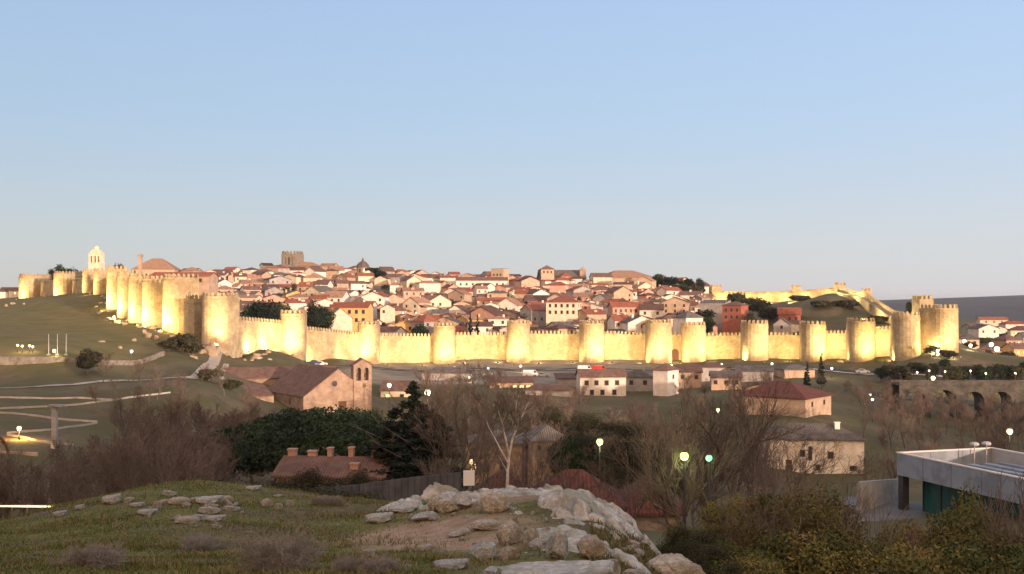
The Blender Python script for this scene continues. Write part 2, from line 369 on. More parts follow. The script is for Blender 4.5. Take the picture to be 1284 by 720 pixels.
def strip(name, pts, width, material, dz=.12, step=2.0, kerb=False):
    """a path laid on the ground along photo-measured points (px, Y)"""
    q = [Vector((X(px,Y), Y)) for px,Y in pts]; line = []
    for a, b in zip(q, q[1:]):
        n = max(1, int((b-a).length/step))
        for i in range(n): line.append(a.lerp(b, i/n))
    line.append(q[-1]); mb = MB(); n = len(line)
    for i, p in enumerate(line):
        t = (line[min(i+1,n-1)]-line[max(i-1,0)]).normalized(); nrm = Vector((-t.y, t.x))
        for s in (-1,-.33,.33,1):
            w = p+nrm*(s*width/2); mb.v.append((w.x, w.y, h(w.x,w.y)+dz))
    for i in range(n-1):
        for j in range(3): mb.f.append((i*4+j,i*4+j+1,i*4+j+5,i*4+j+4)); mb.m.append(0)
    o = mb.build(name, material, smooth=True); tag(o, kind='structure'); return o
# ------------------------------------------------------------------ fortification
def u_outline(r, L, n=11):
    pts = [(r, L)] if L > 0 else []
    poly = [(-r*math.cos(math.pi*i/n), -r*math.sin(math.pi*i/n)) for i in range(n+1)]
    return poly + [(r, L), (-r, L)]
def merlon(mb, c, ax, z, w=.85, t=.5, hh=1.15, cap=.45):
    ax = Vector(ax); ay = Vector((-ax.y, ax.x)); q = []
    for a, b in ((-1,-1),(1,-1),(1,1),(-1,1)):
        p = Vector(c)+ax*(a*w/2)+ay*(b*t/2); q.append((p.x,p.y))
    n = len(mb.v); mb.prism(q, z, z+hh); mb.pyramid(q, z+hh+.002, (c[0],c[1],z+hh+cap))
def along(poly, pitch):
    out = []; n = len(poly); carry = pitch*.5
    for i in range(n):
        a = Vector(poly[i]); b = Vector(poly[(i+1)%n]); d = b-a; l = d.length
        while carry < l:
            out.append((a+d*(carry/l), d/l)); carry += pitch
        carry -= l
    return out
def wall_tower(x, y, zb, zt, r, L, rot, label, square=False, group='towers of the town wall', bury=5):
    """D-shaped tower: shaft, projecting string course, parapet with pyramid-capped merlons"""
    H = zt-zb
    t = thing('wall_tower', label, 'tower', (x,y,zb), rot, group)
    poly = u_outline(r, L) if not square else [(-r,-r),(r,-r),(r,L),(-r,L)]
    m = MB(); m.prism(poly, -bury, H-2.9, .965, (0, L*.3)); m.build('shaft', M['wall_stone'], t)
    k = .965
    pt = [(p[0]*k, L*.3+(p[1]-L*.3)*k) for p in poly]
    c = MB(); q = [(p[0]*1.035, p[1]*1.035 if p[1] < 0 else p[1]) for p in pt]; c.prism(q, H-2.9, H-2.45); c.build('string_course', M['wall_stone'], t)
    b = MB(); n = len(pt)
    inn = [(p[0]*.84, p[1]*.84+(.05*L)) for p in pt]
    zt0, zt1 = H-2.45, H-1.45
    vs = [(p[0],p[1],zt0) for p in pt]+[(p[0],p[1],zt1) for p in pt]+[(p[0],p[1],zt1) for p in inn]+[(p[0],p[1],zt0+.1) for p in inn]
    fs = []
    for j in range(3):
        for i in range(n): fs.append((j*n+i, j*n+(i+1)%n, (j+1)*n+(i+1)%n, (j+1)*n+i))
    fs.append(tuple(range(3*n,4*n))); b.add(vs, fs)
    mid = [((p[0]+q[0])/2, (p[1]+q[1])/2) for p, q in zip(pt, inn)]
    for p, d in along(mid, 1.62): merlon(b, p, d, zt1-.02, .82, .5, 1.0, .45)
    b.build('battlement', M['wall_stone'], t)
    return t
def curtain(a, b, zb0, zb1, zt0, zt1, thick, label, bury=5, merl=True, group='curtain walls of the town wall'):
    a = Vector(a); b = Vector(b); d = b-a; l = d.length; d /= l; n = Vector((-d.y, d.x))
    if n.y < 0: n = -n                      # n points into the town
    mid = (a+b)/2; zb = (zb0+zb1)/2
    t = thing('curtain_wall', label, 'town wall', (mid.x, mid.y, zb), 0, group)
    def V(s, o, z): p = a+d*s+n*o-mid; return (p.x,p.y,z-zb)
    m = MB(); k = 6; L1 = l
    for i in range(k):
        s0, s1 = l*i/k, l*(i+1)/k; f0, f1 = i/k, (i+1)/k
        zz = lambda f, p, q: p+(q-p)*f
        vs = [V(s0,-.25,zz(f0,zb0,zb1)-bury),V(s1,-.25,zz(f1,zb0,zb1)-bury),V(s1,thick,zz(f1,zb0,zb1)-bury),V(s0,thick,zz(f0,zb0,zb1)-bury),
              V(s0,0,zz(f0,zt0,zt1)-2.2),V(s1,0,zz(f1,zt0,zt1)-2.2),V(s1,thick,zz(f1,zt0,zt1)-2.2),V(s0,thick,zz(f0,zt0,zt1)-2.2)]
        m.add(vs, [(0,1,5,4),(4,5,6,7),(2,3,7,6)]+([(3,0,4,7)] if i == 0 else [])+([(1,2,6,5)] if i == k-1 else []))
    m.build('wall_face', M['wall_stone'], t)
    bt = MB()
    vs = []
    for s, z in ((0,zt0),(l,zt1)):
        vs += [V(s,.03,z-2.2),V(s,.6,z-2.2),V(s,.6,z-1.35),V(s,.03,z-1.35)]
    bt.add(vs, [(0,4,7,3),(3,7,6,2),(2,6,5,1),(0,3,2,1),(4,5,6,7)])
    if merl:
        cnt = max(2, int(l/1.42)); 
        for i in range(cnt):
            s = l*(i+.5)/cnt; z = zt0+(zt1-zt0)*(i+.5)/cnt; p = a+d*s+n*.315-mid
            merlon(bt, (p.x,p.y), (d.x,d.y), z-1.37-zb, .78, .54, 1.0, .42)
    bt.build('battlement', M['wall_stone'], t)
    return t
FL = []
def floodlight(x, y, z, aim, power, angle=95, group='floodlights at the foot of the wall', label=None, col=(1,.72,.325), blend=.9, size=.5):
    """ground floodlight: plinth, housing, glass, and the lamp in it"""
    t = thing('floodlight', label or 'low ground floodlight shining up at the foot of the town wall', 'floodlight', (x,y,z), 0, group)
    d = (Vector(aim)-Vector((x,y,z+.5))).normalized(); q = d.to_track_quat('-Z','Y')
    if not FL:
        a = MB(); a.box(-.12,.12,-.12,.12,-.6,.22); s0 = a.mesh('plinth', M['concrete'])
        b = MB(); b.box(-.3,.3,-.22,.22,0,.22); s1 = b.mesh('housing', M['metal_dark'])
        c = MB(); c.box(-.25,.25,-.17,.17,-.012,0); s2 = c.mesh('glass', M['lamp_glow'])
        FL.extend((s0,s1,s2))
    obj('plinth', FL[0], t); hs = obj('housing', FL[1], t, (0,0,.45)); hs.rotation_euler = q.to_euler()
    gl = obj('glass', FL[2], hs)
    li = bpy.data.lights.new('flood', 'SPOT'); li.energy = power; li.color = col; li.spot_size = R(angle); li.spot_blend = blend; li.shadow_soft_size = size
    lo = obj('flood', li, None); lo.location = Vector((x,y,z+.45))+d*.1; lo.rotation_euler = q.to_euler()
    return t

# ------------------------------------------------------------------ houses
WIN = {}
def window_mesh(w, hh, glass='window'):
    k = (round(w,2), round(hh,2), glass)
    if k not in WIN:
        m = MB(); f = .12
        for (x0,x1,z0,z1) in ((-w/2-f,w/2+f,hh/2,hh/2+f),(-w/2-f-.05,w/2+f+.05,-hh/2-f,-hh/2),(-w/2-f,-w/2,-hh/2,hh/2),(w/2,w/2+f,-hh/2,hh/2)):
            m.box(x0,x1,-.07,.02,z0,z1,0)
        p = MB(); p.box(-w/2,w/2,-.025,.015,-hh/2,hh/2)
        WIN[k] = (m.mesh('window', M['window_frame']), p.mesh('pane', M[glass]))
        s = MB(); s.v = list(m.v); s.f = list(m.f); s.m = list(m.m); s.add(p.v, p.f, 1)
        WIN[k] += (s.mesh('window', [M['window_frame'], M[glass]]),)
    return WIN[k]
def add_window(t, loc, rz, w, hh, detailed=False, glass='window'):
    f, p, whole = window_mesh(w, hh, glass)
    if detailed:
        o = obj('window', f, t, loc, rz); obj('pane', p, o); return o
    return obj('window', whole, t, loc, rz)
def roof_faces(mb, w, d, hw, rh, kind, over=.45, th=.2, lift=.03):
    """a tiled roof with overhang and thickness. kinds: eaves (ridge along x), gable (ridge along y), hip, pyramid, shed"""
    W, D = w/2+over, d/2+over; z0 = hw-over*rh/max(.1,(d/2 if kind in ('eaves','shed') else w/2 if kind == 'gable' else min(w,d)/2))*.9+lift
    if kind == 'eaves':
        top = [(-W,0),(W,0)]; e = [(-W,-D),(W,-D),(W,D),(-W,D)]; zr = hw+rh+lift
        v = [(*p,z0) for p in e]+[(*p,zr) for p in top]; f = [(0,1,5,4),(2,3,4,5),(1,2,5),(3,0,4)]
    elif kind == 'gable':
        e = [(-W,-D),(W,-D),(W,D),(-W,D)]; zr = hw+rh+lift
        v = [(*p,z0) for p in e]+[(0,-D,zr),(0,D,zr)]; f = [(3,0,4,5),(1,2,5,4),(0,1,4),(2,3,5)]
    elif kind == 'shed':
        z0 = hw-over*rh/d+lift; zr = hw+rh+over*rh/d+lift
        v = [(-W,-D,z0),(W,-D,z0),(W,D,zr),(-W,D,zr)]; f = [(0,1,2,3)]
        n = len(v); v2 = v+[(x,y,z+th) for x,y,z in v]
        mb.add(v2, [(3,2,1,0),(4,5,6,7),(0,1,5,4),(1,2,6,5),(2,3,7,6),(3,0,4,7)]); return
    else:
        e = [(-W,-D),(W,-D),(W,D),(-W,D)]; zr = hw+rh+lift
        k = max(0, (w-d)/2) if w > d else 0; k2 = max(0, (d-w)/2) if d > w else 0
        if kind == 'pyramid': k = k2 = 0
        if k2 > 0: v = [(*p,z0) for p in e]+[(0,-k2,zr),(0,k2,zr)]; f = [(3,0,4,5),(1,2,5,4),(0,1,4),(2,3,5)]
        elif k > 0: v = [(*p,z0) for p in e]+[(-k,0,zr),(k,0,zr)]; f = [(0,1,5,4),(2,3,4,5),(1,2,5),(3,0,4)]
        else: v = [(*p,z0) for p in e]+[(0,0,zr)]; f = [(0,1,4),(1,2,4),(2,3,4),(3,0,4)]
    n = len(v); vt = v+[(x,y,z+th) for x,y,z in v]
    if kind in ('eaves','gable'):
        sl = f[:2]
        fs = [tuple(n+i for i in q) for q in sl]+[tuple(reversed(q)) for q in sl]
        a,b = (4,5)
        if kind == 'eaves':   edges = [(0,1),(1,5),(5,2),(2,3),(3,4),(4,0)]
        else: edges = [(0,4),(4,1),(1,2),(2,5),(5,3),(3,0)]
        fs += [(p,q,n+q,n+p) for p,q in edges]
    else:
        fs = [tuple(n+i for i in q) for q in f]+[tuple(reversed(q)) for q in f]+[(i,(i+1)%4,n+(i+1)%4,n+i) for i in range(4)]
    mb.add(vt, fs)
def house(name, x, y, z, w, d, hw, rh, rot, mw, mr, kind, label, cat='house', group=None, windows=(), door=None, chimney=None, bury=3, over=.45, detailed=False, glass='window', wname='walls'):
    t = thing(name, label, cat, (x,y,z), rot, group)
    m = MB(); W, D = w/2, d/2
    m.box(-W,W,-D,D,-bury,hw)
    if kind == 'eaves':
        m.add([(-W,-D,hw),(-W,D,hw),(-W,0,hw+rh),(W,-D,hw),(W,D,hw),(W,0,hw+rh)], [(1,0,2),(3,4,5)])
    if kind == 'gable':
        m.add([(-W,-D,hw),(W,-D,hw),(0,-D,hw+rh),(-W,D,hw),(W,D,hw),(0,D,hw+rh)], [(0,1,2),(4,3,5)])
    if kind == 'shed':
        m.add([(-W,-D,hw),(W,-D,hw),(W,D,hw+rh),(-W,D,hw+rh),(-W,D,hw),(W,D,hw)], [(5,4,3,2),(0,4,3)[::-1],(1,5,2)])
    m.build(wname, M[mw], t)
    r = MB(); roof_faces(r, w, d, hw, rh, kind, over); ro = r.build('roof', M[mr], t)
    for cx, cy, ch in (chimney or ()):
        c = MB(); c.box(cx-.45,cx+.45,cy-.35,cy+.35,hw,hw+rh+ch); c.box(cx-.55,cx+.55,cy-.45,cy+.45,hw+rh+ch,hw+rh+ch+.15); c.build('chimney', M[mw], ro)
    for wd in windows:
        side, u, v, ww, wh = wd[:5]; gl = wd[5] if len(wd) > 5 else glass
        if side == 'f': add_window(t, (u,-D-.004,v), 0, ww, wh, detailed, gl)
        elif side == 'r': add_window(t, (W+.004,u,v), R(90), ww, wh, detailed, gl)
        elif side == 'l': add_window(t, (-W-.004,u,v), R(-90), ww, wh, detailed, gl)
    if door:
        u, dw, dh = door; dm = MB(); dm.box(u-dw/2,u+dw/2,-D-.06,-D+.01,-.2,dh); dm.build('door', M['door'], t)
    return t

# ------------------------------------------------------------------ vegetation
def tubes_mesh(name, segs, mats, smooth=True):
    """segs: list of (p0, p1, r0, r1, sides)"""
    vs, fs = [], []
    for n in sorted({s[4] for s in segs}):
        sg = [s for s in segs if s[4] == n]
        p0 = np.array([s[0] for s in sg]); p1 = np.array([s[1] for s in sg]); r0 = np.array([s[2] for s in sg]); r1 = np.array([s[3] for s in sg])
        d = p1-p0; d /= np.linalg.norm(d,axis=1,keepdims=True)+1e-9
        ref = np.where(np.abs(d[:,2:3]) < .9, np.array([[0,0,1.]]), np.array([[1.,0,0]]))
        a = np.cross(d, ref); a /= np.linalg.norm(a,axis=1,keepdims=True); b = np.cross(d, a)
        t = 2*np.pi*np.arange(n)/n
        ring = a[:,None,:]*np.cos(t)[None,:,None]+b[:,None,:]*np.sin(t)[None,:,None]
        v = np.concatenate([p0[:,None]+ring*r0[:,None,None], p1[:,None]+ring*r1[:,None,None]],1)
        base = np.arange(len(sg))[:,None]*2*n+sum(len(q) for q in vs)
        i = np.arange(n); q = np.stack([i,(i+1)%n,n+(i+1)%n,n+i],-1)
        vs.append(v.reshape(-1,3)); fs.append((base[:,:,None]+q[None]).reshape(-1,4))
    return fast_mesh(name, np.concatenate(vs), np.concatenate(fs), mats, smooth)
def grow(rg, p, d, length, rad, lvl, maxl, out, up=.25, wig=.22, kids=(7,6,5,4), spread=.9, nseg=4, ratio=.55, rmin=.008, start=.3):
    pts = [p]; dirs = [d]; q = np.array(p)
    for i in range(nseg):
        d = d+np.array([rg.gauss(0,wig),rg.gauss(0,wig),rg.gauss(0,wig)+up*.3]); d = d/np.linalg.norm(d)
        n = q+d*length/nseg; f0, f1 = 1-.75*i/nseg, 1-.75*(i+1)/nseg
        out[lvl].append((q, n, max(rmin,rad*f0), max(rmin*.8,rad*f1), (8,5,4,3,3)[min(lvl,4)]))
        q = n; pts.append(q); dirs.append(d)
    if lvl < maxl:
        k = kids[min(lvl,len(kids)-1)]
        for j in range(k):
            t = start+(1-start)*(j+rg.random())/k if lvl else start+(1-start)*(j+rg.random()*.8)/k
            s = min(nseg-1, int(t*nseg)); fr = t*nseg-s; b = pts[s]*(1-fr)+pts[s+1]*fr; dd = dirs[s+1]
            ax = np.array([rg.gauss(0,1),rg.gauss(0,1),rg.gauss(0,1)]); ax -= dd*ax.dot(dd); ax /= np.linalg.norm(ax)+1e-9
            an = spread*rg.uniform(.55,1.1); nd = dd*math.cos(an)+ax*math.sin(an); nd[2] += up*.5; nd /= np.linalg.norm(nd)
            grow(rg, b, nd, length*ratio*rg.uniform(.7,1.2)*(1.15-.45*t), rad*.5*(1.1-.5*t), lvl+1, maxl, out, up, wig, kids, spread, max(2,nseg-1), ratio, rmin, .2)
BT = {}
def bare_tree_meshes(key, seed, height, maxl=4, matn='twig', trunk='bark', multi=1, **kw):
    if key not in BT:
        rg = random.Random(seed); out = [[] for _ in range(maxl+1)]; rad = kw.pop('rad', height*.017)
        for m in range(multi):
            d = np.array([rg.gauss(0,.05 if multi == 1 else .32),rg.gauss(0,.05 if multi == 1 else .32),1.]); d /= np.linalg.norm(d)
            grow(rg, np.array([rg.gauss(0,.05)*(multi>1)*2,rg.gauss(0,.05)*(multi>1)*2,-.3]), d, height*kw.get('stem',.78), rad, 0, maxl, out, **{k:v for k,v in kw.items() if k != 'stem'})
        cut = 2 if maxl >= 3 else 1
        BT[key] = (tubes_mesh('trunk', [s for l in out[:cut] for s in l], [M[trunk]]), tubes_mesh('branches', [s for l in out[cut:] for s in l], [M[matn]]))
    return BT[key]
def plant(name, label, cat, group, loc, rz, sc, meshes, parts):
    t = thing(name, label, cat, loc, rz, group); t.scale = (sc if isinstance(sc,(tuple,list)) else (sc,sc,sc))
    for me, p in zip(meshes, parts): obj(p, me, t)
    return t
def leaf_mesh(name, seed, lobes, n, leaf, mats, flat=0.0, shell=.55, hang=0.0, aspect=.55):
    """leaves spread through the lobes (x,y,z,rx,ry,rz) as small turned quads"""
    rg = np.random.default_rng(seed); lob = np.array(lobes, float); vol = (lob[:,3]*lob[:,4]*lob[:,5])**.75; pk = rg.choice(len(lob), n, p=vol/vol.sum())
    d = rg.normal(size=(n,3)); d /= np.linalg.norm(d,axis=1,keepdims=True)
    rr = shell+(1-shell)*rg.random(n)**.7; rr *= 1+.14*np.sin(d[:,0]*5+pk)*np.cos(d[:,1]*6+pk*2)+.1*np.sin(d[:,2]*9+pk)
    c = lob[pk,:3]+d*rr[:,None]*lob[pk,3:6]
    u = rg.normal(size=(n,3)); u[:,2] = u[:,2]*(1-flat)-hang; u /= np.linalg.norm(u,axis=1,keepdims=True)
    w = np.cross(u, d+rg.normal(size=(n,3))*.8); w /= np.linalg.norm(w,axis=1,keepdims=True)+1e-9
    s = leaf*rg.uniform(.5,1.3,n)[:,None]
    v = np.stack([c-u*s, c+w*s*aspect, c+u*s, c-w*s*aspect],1).reshape(-1,3)
    return fast_mesh(name, v, np.arange(4*n).reshape(-1,4), mats)
def trunk_mesh(height, r, seed=0, limbs=5, matn='bark', spread=.5):
    rg = random.Random(seed); out = [[],[],[]]
    grow(rg, np.array([0,0,-.5]), np.array([0,0,1.]), height, r, 0, 1, out, kids=(limbs,), spread=spread, start=.35, nseg=5, wig=.06)
    return tubes_mesh('trunk', out[0]+out[1], [M[matn]])
# ------------------------------------------------------------------ rocks
def rock_mesh(seed, sx, sy, sz, sub=4, planes=9, rough=.06, m='rock', flat_top=None):
    rg = random.Random(seed); bm = bmesh.new(); bmesh.ops.create_icosphere(bm, subdivisions=sub, radius=1)
    pl = []
    for _ in range(planes):
        n = Vector((rg.gauss(0,1),rg.gauss(0,1),rg.gauss(0,.8))).normalized(); pl.append((n, rg.uniform(.48,.84)))
    if flat_top is not None: pl.append((Vector((rg.gauss(0,.15),rg.gauss(0,.15),1)).normalized(), flat_top))
    o = Vector((rg.uniform(0,50),rg.uniform(0,50),rg.uniform(0,50)))
    for v in bm.verts:
        p = v.co.copy()
        p *= 1+.18*mnoise.noise(p*1.3+o)
        for n, d in pl:
            e = p.dot(n)-d
            if e > 0: p -= n*e*.97
        q = Vector((p.x*sx,p.y*sy,p.z*sz)); k = min(sx,sy,sz)
        nn = p.normalized()
        cr = mnoise.voronoi(q*2.3+o)[0]; crack = max(0,.10-(cr[1]-cr[0]))/.10
        q += nn*(rough*k*(mnoise.fractal(q*2.2+o,.9,2.1,6)+.3*mnoise.noise(q*5+o)-.38*crack))
        v.co = q
    bm.normal_update(); me = bpy.data.meshes.new('rock'); bm.to_mesh(me); bm.free()
    me.materials.append(M[m]); me.polygons.foreach_set('use_smooth', [sub < 5]*len(me.polygons)); me.update()
    return me
# ------------------------------------------------------------------ lamps and cars
LM = {}
def street_lamp(x, y, z, hh, label, group, glow='lamp_glow', globe=.28, arm=0.0, light=0, lcol=(1,.8,.45), rz=0):
    t = thing('street_lamp', label, 'street lamp', (x,y,z), rz, group)
    k = (round(hh,1), glow, globe, arm)
    if k not in LM:
        p = MB(); p.tube((0,0,-.5),(0,0,hh),.09,.055,6); p.tube((0,0,0),(0,0,.5),.15,.13,6,True)
        if arm: p.tube((0,0,hh-.1),(arm,0,hh+.15),.045,.04,5)
        c = MB(); c.lathe([(globe*.3,hh+globe*1.75),(globe*.9,hh+globe*1.85),(globe*.3,hh+globe*2.2)],8,(arm,0))
        g = MB(); g.sphere((arm,0,hh+globe*.9),globe,16,10)
        LM[k] = (p.mesh('pole',M['metal_dark']), g.mesh('lamp_globe',M[glow],True), c.mesh('lamp_cap',M['metal_dark']))
    a,b,c = LM[k]; obj('pole',a,t); obj('lamp_globe',b,t); obj('lamp_cap',c,t)
    if light:
        li = bpy.data.lights.new('lamp','POINT'); li.energy = light; li.color = lcol; li.shadow_soft_size = globe
        lo = obj('lamp', li, None); lo.location = (x+arm*math.cos(rz), y+arm*math.sin(rz), z+hh+globe*.9-globe*1.6)
    return t
CAR = {}
def car_meshes(kind):
    if kind in CAR: return CAR[kind]
    if kind == 'van': prof = [(-2.4,.35),(2.4,.35),(2.45,.95),(2.25,1.15),(1.65,2.1),(-2.3,2.15),(-2.45,1.0)]; glass = [(1.0,1.25),(2.05,1.25),(1.62,1.95),(1.0,1.98)]; W = .95
    else: prof = [(-2.05,.32),(2.05,.32),(2.1,.72),(1.95,.86),(1.0,.98),(.35,1.45),(-1.1,1.48),(-1.75,1.0),(-2.1,.92)]; glass = [(-1.45,1.0),(.8,1.0),(.28,1.38),(-1.05,1.41)]; W = .87
    b = MB(); n = len(prof)
    vs = [(x,-W*(1 if z < 1 else .86),z) for x,z in prof]+[(x,W*(1 if z < 1 else .86),z) for x,z in prof]
    b.add(vs, [tuple(range(n)), tuple(range(2*n-1,n-1,-1))]+[(i,n+i,n+(i+1)%n,(i+1)%n)[::-1] for i in range(n)])
    g = MB(); gg = len(glass)
    for s in (-1,1):
        y = s*(W*.95); vs = [(x,y*(1 if z < 1.1 else .92)+s*.02,z) for x,z in glass]; g.add(vs, [tuple(range(gg))])
    if kind != 'van':
        g.add([(1.02,-.7,1.0),(1.02,.7,1.0),(.4,.62,1.43),(.4,-.62,1.43)],[(0,1,2,3)]); g.add([(-1.78,-.7,1.03),(-1.78,.7,1.03),(-1.14,.62,1.47),(-1.14,-.62,1.47)],[(0,1,2,3)])
    else: g.add([(2.27,-.75,1.18),(2.27,.75,1.18),(1.69,.7,2.06),(1.69,-.7,2.06)],[(0,1,2,3)])
    w = MB(); w.tube((0,-.11,0),(0,.11,0),.33,.33,12,True)
    r = MB(); r.tube((0,-.122,0),(0,.122,0),.19,.19,8,True)
    CAR[kind] = (b, g.mesh('window',M['window']), w.mesh('wheel',M['tyre']), r.mesh('rim',M['metal_grey']), W); return CAR[kind]
def car(kind, colour, x, y, z, rz, label, group='cars parked below the town wall'):
    b, g, w, r, W = car_meshes(kind); t = thing('parked_'+('van' if kind == 'van' else 'car'), label, 'van' if kind == 'van' else 'car', (x,y,z), rz, group)
    k = 'body_'+kind+colour
    if k not in CAR: CAR[k] = b.mesh('body', M[colour])
    obj('body', CAR[k], t); obj('window', g, t)
    for sx in (-1.3,1.35):
        for sy in (-W+.06,W-.06):
            o = obj('wheel', w, t, (sx,sy,.33)); obj('rim', r, o)
    return t
# ------------------------------------------------------------------ the town wall
ORD = ['first','second','third','fourth','fifth','sixth','seventh','eighth','ninth','tenth','eleventh','twelfth','thirteenth']
#        px    top  base  Y   width px
WEST = [(272, 366, 434, 318, 39),(367, 388, 448, 350, 33),(462, 402, 455, 385, 28),(557, 404, 455, 398, 28),(650, 401, 454, 397, 30),(742, 401, 454, 395, 32),
        (826, 400, 454, 390, 33),(870, 403, 453, 392, 31),(947, 401, 451, 383, 34),(1020, 402, 453, 375, 33),(1081, 398, 451, 362, 35),(1137, 390, 450, 348, 35),(1183, 381, 441, 345, 39)]
WT = []
for i,(px,tp,bp,Y,wp) in enumerate(WEST):
    r = wp/2*Y/F*math.cos(math.atan((px-642)/F)); x = X(px,Y); zb = h(x,Y); zt = Zp(tp,Y)
    lab = f"{ORD[i]} round tower from the left along the long floodlit front wall"
    if i == 0: lab = 'tall round corner tower where the front wall meets the wall climbing the left slope'
    if i == 12: lab = 'thick round corner tower ending the long front wall, beside the lit suburb'
    if i == 7: lab = 'eighth front tower, close beside the seventh, guarding the gate, duller top'
    rot = R(-14) if i == 0 else R(22) if i == 12 else math.atan((px-642)/F)*-.5
    wall_tower(x, Y, zb, zt, r, r*1.3, rot, lab)
    WT.append((x, Y, zb, zt, r))
    s = (.35 if i % 2 else -.25)*r + (r*.3 if px > 900 else 0) + (r*.75 if i == 0 else 0)
    if i in (7, 8): pw = 4500
    elif i == 12: pw = 6000
    else: pw = 9000
    fx, fy = x+s*1.6, Y-r-7.5
    pw *= 1.75
    floodlight(fx, fy, h(fx,fy)+(3.0 if i == 0 else .2), (x+s*.4, Y-r, zb+(zt-zb)*.58), pw, 105, label='ground floodlight aimed up a round tower of the front wall')
CURT = [(394,402),(407,417),(417,418),(416,416),(414,415),(414,416),(416,416),(417,416),(416,416),(414,413),(410,407),(399,398)]
for i,(ta,tb) in enumerate(CURT):
    A, B = WT[i], WT[i+1]
    a = (A[0], A[1]+A[4]*.75); b = (B[0], B[1]+B[4]*.75)
    if i == 11: a = (A[0]+A[4]*.3, A[1]+A[4]*.9)
    curtain(a, b, A[2], B[2], Zp(ta,a[1]), Zp(tb,b[1]), 2.8, f"floodlit curtain wall with pointed merlons between the {ORD[i]} and {ORD[i+1]} front towers")
    L = math.hypot(b[0]-a[0], b[1]-a[1]); n = 1 if L < 22 else 2
    for k in range(n):
        f = (k+.5)/n if n > 1 else .5
        f = .5+(f-.5)*.9
        mx, my = a[0]+(b[0]-a[0])*f, a[1]+(b[1]-a[1])*f-11.0
        zb = A[2]+(B[2]-A[2])*f; zt = Zp(ta+(tb-ta)*f, my)
        floodlight(mx, my, h(mx,my), (mx, my+11, zb+(zt-zb)*.48), 6000 if n > 1 else 8000, 122, label='ground floodlight in front of a curtain of the front wall')
# gate arch between seventh and eighth towers
A, B = WT[6], WT[7]; gx, gy = (A[0]+B[0])/2, (A[1]+B[1])/2+A[4]*.75-.36
gt = thing('gate', 'small dark arched gateway between the close-set seventh and eighth front towers', 'gate', (gx,gy,(A[2]+B[2])/2), 0)
m = MB(); q = [(-1.5,0),(1.5,0),(1.5,3.2)]+[(1.5*math.cos(math.pi*i/8), 3.2+1.5*math.sin(math.pi*i/8)) for i in range(1,8)]+[(-1.5,3.2)]
n = len(q); m.add([(a,-.04,b) for a,b in q]+[(a,.25,b) for a,b in q], [tuple(range(n)),tuple(range(2*n-1,n-1,-1))]+[(i,n+i,n+(i+1)%n,(i+1)%n) for i in range(n)]); m.build('door', M['door'], gt)
m = MB()
for i in range(n-1):
    a, b = Vector(q[(i+1)%n]), Vector(q[(i+2)%n]); k = 1.18
    if (i+1)%n == 0 : continue
    m.add([(a.x,-.12,a.y),(b.x,-.12,b.y),(b.x*k,-.12,b.y*(1.08)),(a.x*k,-.12,a.y*1.08),(a.x,.2,a.y),(b.x,.2,b.y),(b.x*k,.2,b.y*1.08),(a.x*k,.2,a.y*1.08)], [(0,1,2,3),(7,6,5,4),(0,4,5,1),(2,6,7,3)])
m.build('arch', M['wall_stone'], gt)
x, Y = X(297,326), 323
floodlight(x, Y, h(x,Y)+1.0, (X(279,318), 318, h(X(279,318),318)+8), 6500, 110, label='ground floodlight on the right side of the tall corner tower')
for px,Y,pw in ((312,329,5200),(334,335,5200)):
    x = X(px,Y); floodlight(x, Y, h(x,Y)+.6, (x, Y+12, h(x,Y)+7), pw, 135, label='ground floodlight in front of a curtain of the front wall')
# small square gateway turret on the corner beside the first tower
x = X(247,327); wall_tower(x, 327, h(x,327), Zp(369,327), 2.9, 4, R(-40), 'narrow square turret pressed against the left side of the tall corner tower', True)
# north wall climbing the left slope
NORTH = [(222,343,417,345,36),(192,345,410,365,27),(173,342,404,383,23),(158,338,398,403,21),(144,333,386,425,20),(127,336,368,468,19),(112,337,367,498,17),(82,340,370,540,29),(40,343,374,575,31)]
NL = ['tall broad tower halfway up the left wall, below the long red roof','second of the crowded towers climbing the left slope, right beside the broad one','third of the crowded towers climbing the left slope',
      'fourth of the crowded towers climbing the left slope','fifth and highest standing of the crowded slope towers, with ragged top','short slim tower right under the white belfry','slim pale tower left of the white belfry',
      'isolated drum tower on the grassy ridge with dark trees behind','leftmost tower of the whole wall, low and broad on the ridge']
NT = []
nx, ny = -.80, -.60
for i,(px,tp,bp,Y,wp) in enumerate(NORTH):
    x = X(px,Y); zb = h(x,Y); zt = Zp(tp,Y); r = wp/2*Y/F
    wall_tower(x, Y, zb, zt, r, r*1.2, R(-50) if i < 7 else R(-12), NL[i]); NT.append((x,Y,zb,zt,r))
    gx_, gy_ = x-r*.2-1.5, Y-r-7.0
    if i < 5: floodlight(gx_, gy_, h(gx_,gy_)+.4, (x+1, Y, zb+(zt-zb)*.35), 12000, 155, label='ground floodlight aimed at a tower of the left slope wall', group='floodlights on the left slope')
    k = r+6.5; ox, oy = (nx, ny) if i < 7 else (-.4,-.9)
    fx, fy = x+ox*k, Y+oy*k
    floodlight(fx, fy, h(fx,fy)+.1, (x, Y, zb+(zt-zb)*.55), 19000 if i < 5 else 11000, 100, label='ground floodlight aimed at a tower of the left slope wall', group='floodlights on the left slope')
prev = (X(247,327), 329.5, h(X(247,327),327), Zp(385,327), 2.5)
for i, B in enumerate(NT):
    A = prev; da = 2.2
    a = (A[0]+.8*da, A[1]+.6*da); b = (B[0]+.8*da, B[1]+.6*da)
    drop = 4.0
    curtain(a, b, A[2], B[2], A[3]-drop if i else A[3], B[3]-drop, 2.6, f"wall length climbing the left slope, {ORD[i]} up from the corner tower" if i < 7 else ('low wall length on the ridge left of the white belfry' if i == 7 else 'low wall length between the two ridge towers at far left'), bury=6)
    prev = B
